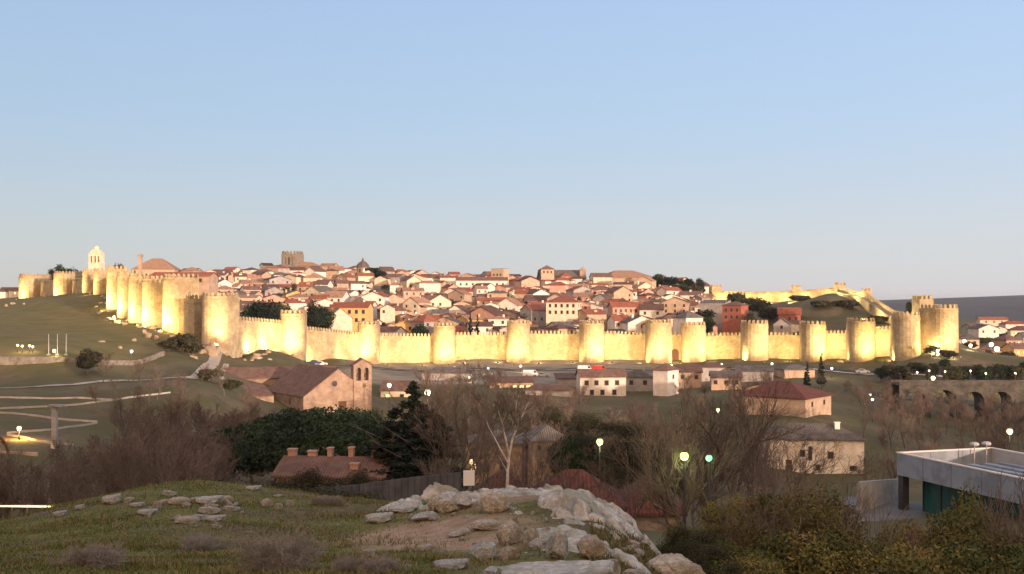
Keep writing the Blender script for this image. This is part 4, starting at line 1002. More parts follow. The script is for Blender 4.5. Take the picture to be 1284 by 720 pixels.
mr_.add([(b0-.35,y0-.2,zt-.15),(mdl,y0-.2,zt+1.55),(mdl,y1+.2,zt+1.55),(b0-.35,y1+.2,zt-.15),(b0-.35,y0-.2,zt+.1),(mdl,y0-.2,zt+1.8),(mdl,y1+.2,zt+1.8),(b0-.35,y1+.2,zt+.1)],[(4,5,6,7),(3,2,1,0),(0,1,5,4),(2,3,7,6),(0,4,7,3)])
mr_.add([(b1+.35,y0-.2,zt-.15),(mdl,y0-.2,zt+1.55),(mdl,y1+.2,zt+1.55),(b1+.35,y1+.2,zt-.15),(b1+.35,y0-.2,zt+.1),(mdl,y0-.2,zt+1.8),(mdl,y1+.2,zt+1.8),(b1+.35,y1+.2,zt+.1)],[(7,6,5,4),(0,1,2,3),(4,5,1,0),(6,7,3,2),(0,3,7,4)])
mr_.build('gable_coping', M['roof_brown'], bg_)
for a,c in op:
    m = MB(); mm = (a+c)/2; m.lathe([(.42,zo0+.9),(.32,zo0+1.4),(.2,zo0+1.8),(.05,zo0+2.0)],8,(mm,(y0+y1)/2)); m.build('bell', M['rust'], bg_)
house('annex', X(352,292), 292, Zp(520,292), 30, 12, Zp(474,286)-Zp(520,292), 2.6, R(16), 'church_stone', 'roof_brown', 'eaves', 'long low building with a brown tiled roof left behind the church', 'building', bury=5)
house('annex', X(318,268), 268, Zp(520,268), 8, 9, 5.0, 2.2, R(30), 'church_stone', 'roof_brown', 'shed', 'low lean-to with pale parapet against the left side of the church', 'building', bury=5, over=.1)

# ---- houses of the valley
def vhouse(px, Y, pyb, wpx, pye, pyr, yaw, mw, mr, kind, label, name='valley_house', d=8, win=(), door=None, ch=None, detailed=True, over=.4, bury=4, cat='house'):
    zb = Zp(pyb,Y); c = max(.5,math.cos(R(yaw))); w_ = wpx*Y/F/c if abs(yaw) < 25 else wpx*Y/F
    hw = Zp(pye,Y)-zb; rh = Zp(pyr,Y+d/2)-Zp(pye,Y)
    return house(name, X(px,Y), Y+d/2, zb, w_, d, hw, max(.3,rh), R(yaw), mw, mr, kind, label, cat, None, [(s,u,hw-v,a,b,*g_) for s,u,v,a,b,*g_ in win], door, ch, bury, over, detailed)
vhouse(755,290,498,58,473,463.5,4,'render_white','roof_brown','eaves','white two-storey house with brown roof and two rows of dark windows below the wall',win=[('f',u,1.6,1.0,1.2) for u in (-4.7,-1.9,1.0,4.0)]+[('f',u,4.3,1.0,1.3) for u in (-3.2,-.2,3.2)])
vhouse(802,300,491,36,473,464,-6,'render_grey','roof_grey','hip','grey hip-roofed house between the white house and the white cube',win=[('f',-2,1.6,1,1.2),('f',2,1.6,1,1.2)])
vhouse(837,288,489,21,464,456,-38,'render_white','roof_brown','pyramid','tall white cube house with a low pyramid roof',d=6.2,win=[('r',0,2,.7,1.0)])
vhouse(866,304,482,30,467,459,-5,'render_tan','roof_brown','eaves','tan house with brown roof just right of the white cube',win=[('f',-2,1.4,.9,1.1),('f',2,1.4,.9,1.1)])
vhouse(913,296,488,36,474,466,-8,'render_tan','roof_grey','eaves','tan house with three small windows below the eighth tower',win=[('f',u,1.3,.9,1.0) for u in (-3,0,3)])
vhouse(895,318,470,40,461,455.5,5,'render_grey','roof_brown','hip','long dark-roofed house close below the wall by the gate')
vhouse(950,312,476,44,466,459,-12,'render_grey','roof_grey','eaves','grey-roofed house below the ninth tower')
vhouse(1000,318,473,40,464,457.5,10,'render_tan','roof_grey','hip','low hip-roofed house below the tenth tower')
vhouse(712,306,482,28,475,470,3,'render_grey','roof_brown','shed','low brown-roofed shed left of the white house',name='shed',cat='shed')
vhouse(560,318,476,60,468,461,-4,'render_grey','roof_grey','hip','wide grey-roofed house below the fourth tower, behind bare branches')
vhouse(640,298,488,54,480,473,4,'render_tan','roof_brown','eaves','long tan house with a strip of lit windows below the fifth tower',win=[('f',u,1.2,1.2,1.0,'lit_window') for u in (1,3,5)]+[('f',-4,1.2,1,1)])
vhouse(690,285,500,60,490,483,-5,'render_grey','roof_brown','hip','low brown hip-roofed house left of the white two-storey house')
vhouse(497,285,508,36,490,478,-6,'render_cream','roof_brown','eaves','low cream house lit by an orange lamp right of the bell gable',win=[('f',-2,1.6,1.2,1.2,'lit_window'),('f',2,1.6,1,1.2)])
x, Y = X(1010,226), 226; zb = Zp(521,Y); th = R(-40); w_, d_ = 17, 14; hw = Zp(500,Y)-zb
lx, ly = w_/2, -d_/2; cx = x-(lx*math.cos(th)-ly*math.sin(th)); cy = Y-(lx*math.sin(th)+ly*math.cos(th))
house('farmhouse', cx, cy, zb, w_, d_, hw, Zp(481,Y+6)-Zp(500,Y), th, 'render_tan', 'roof_maroon', 'hip', 'low pinkish house with a big red hipped roof left of the bridge', 'house', windows=[('r',-3.5,hw-1.5,.8,1),('r',3,hw-1.5,.8,1)], over=.6, detailed=True)
vhouse(975,250,500,50,488,479,-30,'render_tan','roof_maroon','gable','red-roofed barn behind the low pinkish house',d=12,name='barn',cat='barn')
M['mill_wall'] = mat('mill_wall', (.72,.66,.56), (.87,.82,.73), .7, .92, c3=(.64,.56,.45), scale3=.4)
# white stone mill house
Y = 190; zb = Zp(593,Y); hw = Zp(551,Y)-zb
house('mill_house', X(1025,Y), Y+4.5, zb, 17.6, 9, hw, Zp(532,Y+4.5)-Zp(551,Y), R(-4), 'mill_wall', 'roof_grey', 'hip', 'long pale stone mill house with small scattered windows and hipped grey roof', 'house', None,
      [('f',-4.8,1.0,1.0,.9),('f',.4,1.0,.7,.9),('f',6.8,.9,1.1,.8),('f',-2.4,3.6,.8,1.1),('f',2.7,3.3,.9,1.1),('f',-1.0,3.6,.5,2.4)], (-4.9,1.1,2.4), [(4.6,-1.5,.5)], 4, .5, True)
# house with lit windows behind the birch
vhouse(686,132,592,44,552,534,8,'church_stone','roof_grey','hip','stone house with arched dark windows right of the birch',d=6,win=[('f',-1.4,1.0,.5,.6),('f',1.4,.8,.5,.6),('f',0,1.9,.7,1.1),('f',-1.2,3.2,.5,.8),('f',1.3,3.3,.7,.9,'lit_window')])
vhouse(622,136,592,70,556,541,-4,'church_stone','roof_grey','hip','stone house with orange lit windows left behind the birch',d=7,win=[('f',-2.6,1.2,.8,1.1),('f',-1.0,1.2,.8,1.1),('f',-2.7,3.2,.8,1.2,'lit_window'),('f',-1.1,3.3,.8,1.1),('f',1.2,3,.8,1.1)])
# red-roofed house with its row of brick chimneys
Y = 100; zb = -20.0; t = house('chimney_house', X(425,Y+3.5), Y+3.5, zb, 10.6, 7, Zp(598,Y)-zb, 1.3, R(-6), 'church_stone', 'roof_brown', 'eaves', 'brownish tiled house topped by a row of square brick chimneys', 'house', bury=3)
ro = [o for o in t.children if o.name.startswith('roof')][0]
M['brick_pale'] = mat('brick_pale', (.34,.20,.15), (.46,.30,.23), 1.2, .9)
for px,p0,wd in ((365,565,.8),(391,567,.85),(414,563,.5),(441,562,.5),(470,562,.42),(453,577,.85)):
    u = X(px,Y+3.7)-X(425,Y+3.5); z1 = Zp(p0,Y+3.7)-zb; c = MB(); yy = .2 if px != 453 else -2.2
    c.box(u-wd/2,u+wd/2,yy-.35,yy+.35,Zp(593,Y)-zb,z1); c.box(u-wd/2-.07,u+wd/2+.07,yy-.42,yy+.42,z1+.002,z1+.14); c.build('chimney', M['brick_pale'], ro)
vhouse(478,104,612,34,592,572,-30,'church_stone','roof_brown','gable','brownish gabled wing at the right end of the chimney house',d=5,bury=5)
# dark red roofs just beyond the rock crest
for px,w_,pyr,lab in ((628,4.6,593,'dark red tiled roof beside the white board sign'),(722,6.6,592,'wide dark red tiled roof in the middle beyond the rocks'),(818,4.4,599,'dark red tiled roof below the lime green lamp')):
    Y = 74; zr = Zp(pyr,Y+2.5); zb = h(X(px,Y),Y); hw = 2.9; zb = zr-1.9-hw
    house('cottage', X(px,Y), Y+2.5, zb, w_, 5.4, hw, 1.9, R(rnd.uniform(-5,5)), 'grey_stone', 'roof_maroon', rnd.choice(('hip','eaves')), lab, 'house', 'cottages beyond the rocks', bury=3)
# board fence and white sign
Y = 60; zt = Zp(597,Y)
lowwall('board_fence', 'long weathered grey board fence beyond the crest of the hill', 'fence', [(452,61),(520,60),(578,59)], 4, .12, M['fence_grey'], top=[Zp(607,61),Zp(598,60),Zp(592,59)], sink=.4)
lowwall('board_fence', 'darker end of the grey fence by the chimney house', 'fence', [(392,64),(450,61.2)], 4, .12, M['fence_grey'], top=[Zp(612,64),Zp(607.5,61.2)], sink=.4)
x, Y = X(588,58), 58; zg = h(x,Y); z0, z1 = Zp(609,Y)-zg, Zp(590,Y)-zg
t = thing('sign_board', 'plain white upright board sign at the right end of the grey fence', 'sign', (x,Y,zg), R(8))
m = MB(); m.box(-.32,.32,-.04,.04,z0,z1); m.build('board', M['white_sign'], t)
m = MB(); m.box(-.26,-.18,.045,.11,-.5,z1-.1); m.build('post', M['metal_dark'], t); m = MB(); m.box(.18,.26,.045,.11,-.5,z1-.1); m.build('post', M['metal_dark'], t)

# ---- modern flat building at the right
z1 = -12.83; A = Vector((33.8,90)); u = Vector((9.7,3.0)).normalized(); v = Vector((u.y,-u.x))   # u: short side away, v: long side toward the viewer
W_, L_ = 10.2, 34
t = thing('flat_roofed_building', 'modern flat-roofed building with pale metal fascia and dark teal glass at the right', 'building', (A.x,A.y,-17.9), 0)
def q3(a, b, z): p = A+u*a+v*b; return (p.x-A.x, p.y-A.y, z+17.9)
def qbox(mb, a0,a1,b0,b1,z0,z1):
    vs = [q3(a,b,z) for z in (z0,z1) for b in (b0,b1) for a in (a0,a1)]
    mb.add(vs, [(1,3,2,0),(6,7,5,4),(4,5,1,0),(7,6,2,3),(2,6,4,0),(5,7,3,1)])
for k in range(10):                                # fascia panels, front (long) side
    b0 = L_*k/10; m = MB(); qbox(m, 0,.22,b0+.035,b0+L_/10-.035, z1-1.9, z1); m.build('fascia_panel', M['panel_white'], t)
for k in range(3):
    a0 = W_*k/3; m = MB(); qbox(m, a0+.24 if k == 0 else a0+.015, a0+W_/3-.015, 0,.22, z1-1.9, z1); m.build('fascia_panel', M['panel_white'], t)
m = MB(); qbox(m, W_-.22,W_,.24,L_,z1-1.9,z1); m.build('fascia_panel', M['panel_inner'], t)
m = MB(); qbox(m, -.04,.26,-.04,L_,z1+.002,z1+.10); qbox(m, .262,W_+.04,-.04,.26,z1+.002,z1+.10); qbox(m, W_-.26,W_+.04,.262,L_,z1+.002,z1+.10); m.build('coping', M['render_white'], t)
m = MB(); qbox(m, .24,W_-.24,.24,L_,z1-1.75,z1-1.5); m.build('roof_deck', M['roof_membrane'], t)
m = MB()
for k in range(5): qbox(m, 2.2+k*1.6,2.9+k*1.6,2.5,L_,z1-1.48,z1-.85)
m.build('roof_duct', M['panel_white'], t)
m = MB(); qbox(m, 1.6,W_-.4,1.4,L_,z1-6.5,z1-1.92); m.build('teal_glazing', M['teal_glass'], t)
m = MB()
for k in range(14): qbox(m, 1.5,1.58,1.5+k*2.2,1.6+k*2.2,z1-6.5,z1-1.93)
m.build('mullion', M['metal_dark'], t)
m = MB(); qbox(m, .1,.75,.1,.7,z1-7,z1-1.91); m.build('corner_column', M['metal_dark'], t)
for a in (1.3,2.6): 
    m = MB(); m.v = []; c = q3(W_*.55+a, 1.6, z1-1.5); m.tube(c,(c[0],c[1],c[2]+2.1),.05,.05,5); m.sphere((c[0],c[1],c[2]+2.2),.42,9,6,sz=.5); m.build('roof_antenna', M['panel_inner'], t)
# yard and concrete wall beside it
def slab(name, pts, z, material):
    m = MB(); m.prism([(X(px,Y),Y) for px,Y in pts], z-1.5, z); o = m.build(name, material); tag(o, kind='structure'); return o
slab('courtyard', [(1040,76),(1150,70),(1180,92),(1064,96)], -17.75, mat('yard_paving', (.12,.12,.12), (.18,.178,.172), .5, .9))
lowwall('concrete_wall', 'grey concrete yard wall left of the flat-roofed building', 'wall', [(1076,88),(1104,92),(1132,96)], 2.0, .25, M['concrete'], top=[Zp(604,88),Zp(602,92),Zp(600,96)])
# ---- bridge with arches
Y = 268; x0, x1 = X(1122,Y), X(1330,Y); zt = Zp(482,Y); zf = -31.5
t = thing('stone_bridge', 'dark stone bridge with round arches at the right behind bare trees', 'bridge', ((x0+x1)/2,Y,zf), 0)
m = MB(); xc = (x0+x1)/2; spans = [(1129,1156),(1161,1195),(1202,1228),(1236,1262),(1270,1296)]
xs = [(x0,zf-1)]
for a,b in spans:
    xa, xb = X(a,Y), X(b,Y); r = (xb-xa)/2; top = Zp(488,Y) if a == 1161 else Zp(490,Y); sp_ = top-r
    xs.append((xa,zf-1)); 
    for i in range(15): xs.append((xa+r-r*math.cos(math.pi*i/14), sp_+r*math.sin(math.pi*i/14)))
    xs.append((xb,zf-1))
xs.append((x1,zf-1))
for (a,za),(b,zb_) in zip(xs,xs[1:]):
    if b-a < 1e-6:
        lo_, hi_ = min(za,zb_), max(za,zb_); m.add([(a-xc,-3,lo_-zf),(a-xc,3,lo_-zf),(a-xc,3,hi_-zf),(a-xc,-3,hi_-zf)],[(0,1,2,3)]); continue
    m.add([(a-xc,-3,za-zf),(b-xc,-3,zb_-zf),(b-xc,-3,zt-zf),(a-xc,-3,zt-zf),(a-xc,3,za-zf),(b-xc,3,zb_-zf),(b-xc,3,zt-zf),(a-xc,3,zt-zf)],[(0,1,2,3),(5,4,7,6),(3,2,6,7),(0,4,5,1)])
m.build('arches', M['bridge_stone'], t)
m = MB(); m.box(x0-xc,x1-xc,-3.3,-2.8,zt-zf+.002,zt-zf+.9); m.box(x0-xc,x1-xc,2.8,3.3,zt-zf+.002,zt-zf+.9); m.build('parapet', M['bridge_stone'], t)
for (a,b),(c,d) in zip(spans,spans[1:]):
    xm = (X(b,Y)+X(c,Y))/2-xc; m = MB(); m.add([(xm-.9,-3.02,-1),(xm,-5,-1),(xm+.9,-3.02,-1),(xm-.7,-3.02,6.4),(xm,-4.4,6.4),(xm+.7,-3.02,6.4),(xm,-3.02,7.6)],[(0,1,4,3),(1,2,5,4),(3,4,6),(4,5,6)]); m.build('cutwater', M['bridge_stone'], t)
# ---- lamps
lamp_at(488,483,256,'orange lamp right of the bell gable',globe=.55,light=900,lcol=(1,.55,.18))
lamp_at(536,492,165,'very bright white lamp behind the tall dark conifer',globe=.5,glow='lamp_white',light=900,lcol=(1,.95,.7))
lamp_at(752,554,118,'lime yellow lamp right of the small dark pine',globe=.38,glow='lamp_lime',light=350,lcol=(.9,1,.4))
lamp_at(858,572,42.5,'bright lime lamp among the bare branches',globe=.18,glow='lamp_lime',light=35,lcol=(.8,1,.4))
lamp_at(889,574.5,43,'green glowing lamp just right of the lime one',globe=.14,glow='lamp_green',light=14,lcol=(.3,1,.4))
lamp_at(900,514,190,'dim warm lamp over a tan roof among branches',globe=.36,light=150)
lamp_at(592,579,128,'warm lamp at the corner of the stone house left of the birch',globe=.36,light=130,lcol=(1,.6,.2))
lamp_at(1266,541,160,'lonely warm lamp near the right edge above the flat roof',globe=.45,light=200)
for i,(px,py,lab) in enumerate(((1150,467,'leftmost white lamp of the row over the bridge'),(1165,465,'second white lamp of the row over the bridge'),(1185,466,'third white lamp of the row over the bridge'),(1217,465,'fourth white lamp of the row over the bridge'),(1236,468,'fifth white lamp of the row over the bridge'),(1273,468,'rightmost white lamp of the row over the bridge'))):
    lamp_at(px,py,296,lab,'lamps along the road over the bridge',globe=.25,glow='lamp_white',light=220)
lamp_at(1170,474,292,'yellow-white lit bush lamp below the row over the bridge','lamps along the road over the bridge',globe=.6,light=500)
lamp_at(1091,495,255,'pair lamp left of the bridge arches, upper one',globe=.3,glow='lamp_white'); lamp_at(1094,501,240,'pair lamp left of the bridge arches, lower one',globe=.3,glow='lamp_white')
SUB = [(1209,428,395,.9,'big pale lamp close right of the corner tower'),(1250,440,360,1.15,'the brightest, largest lamp glare of the suburb'),(1243,432,380,1.0,'lamp just upper left of the largest glare'),(1224,425,520,.5,'small lamp right of the corner tower, upper'),(1231,421,600,.5,'white lamp over the first suburb roofs'),(1246,424,560,.45,'lamp above the largest glare'),(1252,424.5,600,.4,'lamp above and right of the largest glare'),
       (1262,426,560,.5,'lamp right of centre in the suburb'),(1276,433,450,.5,'lamp low near the right edge of the suburb'),(1280,424,600,.6,'upper lamp at the right edge of the suburb'),(1229,438,430,.5,'lamp left of the largest glare'),(1217,447,350,.7,'low lit lamp below the corner tower'),(1195,450,330,.55,'lamp on the road right under the corner tower'),(1176,440,334,.7,'lamp on the lit bank left of the corner tower foot'),(1268,417,800,.5,'far lamp below the pale warehouses')]
for px,py,Y,gl,lab in SUB: lamp_at(px,py,Y,lab,'lamps of the right suburb',globe=gl*.78,glow='lamp_white' if gl > .6 else 'lamp_glow',light=900*gl,lcol=(1,.82,.5))
for px,py,Y,lab in ((302,448,338,'lamp by the white car under the first tower'),(447,449,352,'left of two lamps at the foot of the third tower'),(450,452,350,'right of two lamps at the foot of the third tower'),(570,461,350,'lamp on the forecourt below the fourth tower'),(612,462,345,'lamp on the forecourt left of the white van'),(653,459,352,'lamp at the foot of the fifth tower'),(588,479,312,'yellow lamp in the bare trees below the fourth tower'),(842,458,338,'lamp on the road below the seventh tower'),(905,457,335,'lamp on the road below the eighth tower'),(968,456,330,'lamp on the road below the ninth tower'),(1043,462,318,'lamp by the dark cypress below the tenth tower')):
    lamp_at(px,py,Y,lab,'lamps along the road below the wall',globe=.36,glow='lamp_white',light=160)
# ---- cars
def road_car(kind, col, px, Y, rz, lab):
    x = X(px,Y); car(kind, col, x, Y, h(x,Y)+.16, R(rz), lab)
road_car('car','car_white',304,333,12,'white car on the road under the first tower')
road_car('car','car_blue',395,345,8,'dark blue car parked left of the third tower')
road_car('car','car_white',403,345.5,8,'white car right behind the dark blue one')
road_car('car','car_white',452,356,8,'white car behind the top of the bell gable')
road_car('van','car_white',665,330,3,'white van on the forecourt below the fifth tower')
road_car('car','car_silver',681,331,-6,'silver car beside the white van')
road_car('van','car_white',733,350,2,'white van next to the red one')
road_car('van','car_red',751,350,2,'red van on the road below the sixth tower')
road_car('car','car_dark',612,322,10,'dark car on the forecourt, left of centre')
road_car('car','car_white',827,352,0,'white car at the foot of the seventh tower')
road_car('car','car_silver',906,346,-6,'silver car below the eighth tower')
road_car('car','car_white',1082,325,-10,'white car below the eleventh tower')
for px in (12,45,78):              # the strip's own light on the grass
    li = bpy.data.lights.new('strip_lamp','POINT'); li.energy = 120; li.color = (1,.42,.10); li.shadow_soft_size = .3
    lo = obj('strip_lamp', li); p = P(px,634,73.6); lo.location = p
# ------------------------------------------------------------------ vegetation
for i in range(4): bare_tree_meshes(('a',i), 11+i, 9.0, 4, 'twig' if i % 2 else 'twig_red', kids=(8,6,5,4), spread=.75, ratio=.56, up=.35, rmin=.014, rad=.17)
for i in range(3): bare_tree_meshes(('near',i), 31+i, 9.5, 4, 'twig', kids=(7,6,5,4), spread=.62, ratio=.6, up=.3, rmin=.008, rad=.15, multi=2, stem=.75)
def birch():
    k = 46/F/3.007; rg = random.Random(5); dz = Zp(613,46)-h(X(636,46),46)
    limbs = [([(632,335),(634,270),(640,205),(651,150),(672,100),(690,58),(712,8)],.085,.022),([(639,215),(628,150),(615,92),(603,55),(597,22)],.052,.014),([(637,240),(612,195),(585,150),(560,105),(552,80)],.042,.012),
             ([(652,148),(660,118),(648,70),(634,28)],.034,.01),([(655,140),(680,134),(706,118)],.026,.008),([(672,100),(668,70),(664,30),(668,0)],.026,.008),([(634,275),(612,235),(598,210)],.03,.01),([(612,92),(625,55),(632,20)],.03,.01)]
    main, tw = [], [[],[],[]]
    for j,(pts,r0,r1) in enumerate(limbs):
        q = [np.array([(x-632)*k, rg.uniform(-.25,.25)*(i>0)*(j>0)+ (i*.12*(-1)**j if j else 0), (335-y)*k+dz]) for i,(x,y) in enumerate(pts)]
        if j == 0: q = [np.array([-.05,0,-.3])]+q
        if j in (1,2,6): q[0][1] = 0
        n = len(q)-1
        for i in range(n):
            f0 = r0+(r1-r0)*i/n; f1 = r0+(r1-r0)*(i+1)/n; main.append((q[i],q[i+1],f0,f1,7))
            if i >= n-3:
                for c in range(4):
                    b_ = q[i]+(q[i+1]-q[i])*rg.random(); d = (q[i+1]-q[i]); d = d/np.linalg.norm(d)+np.array([rg.gauss(0,.6),rg.gauss(0,.6),rg.gauss(.2,.3)]); d /= np.linalg.norm(d)
                    grow(rg, b_, d, rg.uniform(.5,1.1), .012, 0, 2, tw, kids=(5,3), spread=.7, nseg=3, up=.1, wig=.2, rmin=.004)
    BT['birch'] = (tubes_mesh('trunk', main, [M['birch']]), tubes_mesh('branches', [s_ for l in tw for s_ in l], [M['twig']]))
birch()
for i in range(3): bare_tree_meshes(('bush',i), 51+i, 2.6, 3, 'twig' if i else 'twig_red', kids=(6,5,4), spread=.6, ratio=.6, up=.25, rmin=.006, rad=.03, multi=7, stem=.9)
def bare(px, Y, sc, label, group, key=None, rz=None, z=None, pz=None):
    x = X(px,Y); k = key or ('a', rnd.randrange(4))
    return plant('bare_tree', label, 'tree', group, (x,Y,h(x,Y)), rnd.uniform(0,6.28) if rz is None else rz, (sc*rnd.uniform(.9,1.15),sc*rnd.uniform(.9,1.15),sc), BT[k], ('trunk','branches'))
def scatter(n, pxr, Yr, sc, label, group, seed, ok=lambda px,Y: True, key=None, mind=3.0):
    rg = random.Random(seed); pts = []; tries = 0
    while len(pts) < n and tries < n*40:
        tries += 1; Y = math.sqrt(rg.uniform(Yr[0]**2, Yr[1]**2)); px = rg.uniform(*pxr); x = X(px,Y)
        if not ok(px,Y) or any((x-a)**2+(Y-b)**2 < mind**2 for a,b in pts): continue
        pts.append((x,Y)); bare(px, Y, rg.uniform(*sc), label, group, key)
# brown thickets
scatter(60, (-30,335), (104,178), (.7,1.15), 'leafless brown tree in the thicket below the church and zigzag ramp', 'bare trees of the left thicket', 1, lambda px,Y: not (px < 118) and not (px > 280 and Y < 150) and not (px < 160 and Y > 140), mind=3.2)
scatter(18, (90,330), (178,228), (.5,.85), 'small leafless tree on the brown bank left of the church', 'bare trees of the church bank', 2, lambda px,Y: px > 70+ (225-Y)*1.0, mind=4)
scatter(38, (540,735), (140,285), (.8,1.25), 'grey leafless tree in the grove below the fourth and fifth towers', 'bare trees of the middle grove', 3, lambda px,Y: not (600 < px and Y > 268), mind=4)
scatter(38, (735,965), (120,255), (.75,1.15), 'leafless tree in the dim hollow below the white house', 'bare trees of the hollow', 4, lambda px,Y: not (Y > 225 and 720 < px < 860), mind=4)
scatter(48, (1080,1300), (140,256), (.65,1.05), 'leafless tree in the dusk wood before the bridge', 'bare trees before the bridge', 5, mind=4)
scatter(10, (860,1110), (240,300), (.45,.75), 'small leafless tree among the roofs below the ninth tower', 'bare trees among the roofs', 6, mind=5)
scatter(12, (840,960), (90,130), (.7,1.0), 'leafless tree behind the lime lamp', 'bare trees by the lime lamp', 8, mind=3.5)
scatter(8, (1090,1290), (272,300), (.3,.5), 'small leafless tree along the road over the bridge', 'bare trees by the bridge road', 9, mind=5)
def bare_at(px, Y, toppy, key, label, rz, H=9.0, w=1.0):
    x = X(px,Y); z = h(x,Y); s = (Zp(toppy,Y)-z)/H
    return plant('bare_tree', label, 'tree', None, (x,Y,z), rz, (s*w,s*w,s), BT[key], ('trunk','branches'))
bare_at(905,50,492,('near',0),'big pale leafless tree spreading before the lime lamp, right of the rocks',.4,8.9,1.0)
bare_at(862,44,520,('near',1),'pale leafless tree at the right end of the rocks',2.0,8.9,.95)
bare_at(950,52,500,('near',2),'pale leafless tree with long upright limbs beside the mill house',3.4,8.9,.95)
bare_at(545,76,505,('near',1),'grey leafless tree before the tall dark conifer',4.4,8.9,.9)
bare_at(585,92,480,('a',1),'tall grey leafless tree right of the tall dark conifer',1.0,8.6,.9)
bare_at(560,110,470,('a',2),'tall slender leafless tree behind the tall dark conifer',2.2,8.6,.8)
plant('bare_tree', 'white-barked leafless birch rising beyond the rocks', 'tree', None, (X(636,46),46,h(X(636,46),46)), 0, 1, BT['birch'], ('trunk','branches'))
bare_at(668,64,545,('near',0),'grey leafless tree before the stone house right of the birch',2.8,8.9,.8)
bare_at(612,70,540,('near',2),'grey leafless tree before the stone house left of the birch',5.0,8.9,.9)
bare_at(158,62,560,('near',2),'leafless tree with pale trunk at the hill edge, left thicket',1.7,8.9,.8)
bare_at(190,64,545,('near',0),'taller leafless tree with pale trunk behind the left rocks',.2,8.9,.8)
bare_at(236,70,520,('a',3),'brown leafless tree behind the rock crest at left',.9,8.6,.9)
# stone pines: rounded dark crowns
PN = []
for i in range(3):
    rg = random.Random(80+i); lob = [(0,0,4.6,3.0,3.0,1.7)]+[(2.3*math.cos(a+i),2.3*math.sin(a+i),4.1+rg.uniform(-.6,.7),1.7,1.7,1.2) for a in (0,1.05,2.1,3.14,4.2,5.25)]
    PN.append((leaf_mesh('crown', 80+i, lob, 16000, .16, [M['pine']], shell=.45), trunk_mesh(4.4,.22,80+i,5,spread=.8)))
def plants(meshes, parts, name, label, cat, group, lst, H, wk=1.0):
    for i,(px,Y,top,*w) in enumerate(lst):
        x = X(px,Y); z = h(x,Y); s = (Zp(top,Y)-z)/H; ww = (w[0] if w else 1.0)*s*wk
        plant(name, label if isinstance(label,str) else label[i], cat, group, (x,Y,z), i*2.1, (ww,ww,s), meshes[i%len(meshes)], parts)
plants(PN, ('crown','trunk'), 'stone_pine', ['leftmost rounded dark green pine of the clump below the church','low dark green pine at the left front of the clump','round-topped pine under the church facade','tallest rounded pine in the middle of the clump','dark green pine right of the clump middle','pine at the right end of the clump, beside the dark conifer','pine in the clump directly behind the brick chimneys','pine at the clump back under the bell gable'], 'tree', 'stone pines below the church',
       [(318,132,531,.95),(345,124,540,1.0),(372,140,514,.9),(408,144,512,.95),(440,142,516,.95),(468,136,524,.9),(420,126,530,1.0),(452,150,515,.85)], 6.3)
# dark conifers
CF = []
for i in range(2):
    rg = random.Random(90+i); lob = []
    for k in range(16):
        z = 1.2+k*.52; r = 2.5*(1-k/17)**.8*rg.uniform(.8,1.15)
        for j in range(max(2,int(6*(1-k/17)))):
            a = rg.uniform(0,6.28); lob.append((r*.6*math.cos(a), r*.6*math.sin(a), z+rg.uniform(-.2,.2), max(.3,r*.5), max(.3,r*.5), .32))
    CF.append((leaf_mesh('crown', 90+i, lob, 15000, .15, [M['conifer']], shell=.2, hang=.4), trunk_mesh(8.5,.16,90+i,8,spread=1.2)))
plants(CF, ('crown','trunk'), 'conifer', ['tall dark conifer beside the brick chimneys, highest tree of the middle','broad dark conifer leaning against the tall one','black conifer right below the tall one','small dark pine left of the lime yellow lamp'], 'tree', 'dark conifers', [(522,112,476,1.35),(500,104,508,2.0),(540,100,512,2.1),(742,112,560,1.0)], 9.6)
plants(CF, ('crown','trunk'), 'cypress', ['dark narrow cypress over the battlements right of the fourth tower','shorter dark cypress next to it, right of the fourth tower','dark cypress below the tenth tower','dark slender spruce with a bare tip below the tenth tower'], 'tree', 'cypresses', [(590,425,390,.42),(599,426,393,.42),(1012,300,452,.6),(1030,300,440,.5)], 9.6)
# olive pine by the lit house
plants(PN, ('crown','trunk'), 'small_pine', ['thin brownish pine before the stone house right of the birch'], 'tree', None, [(712,92,548,.42)], 6.3)
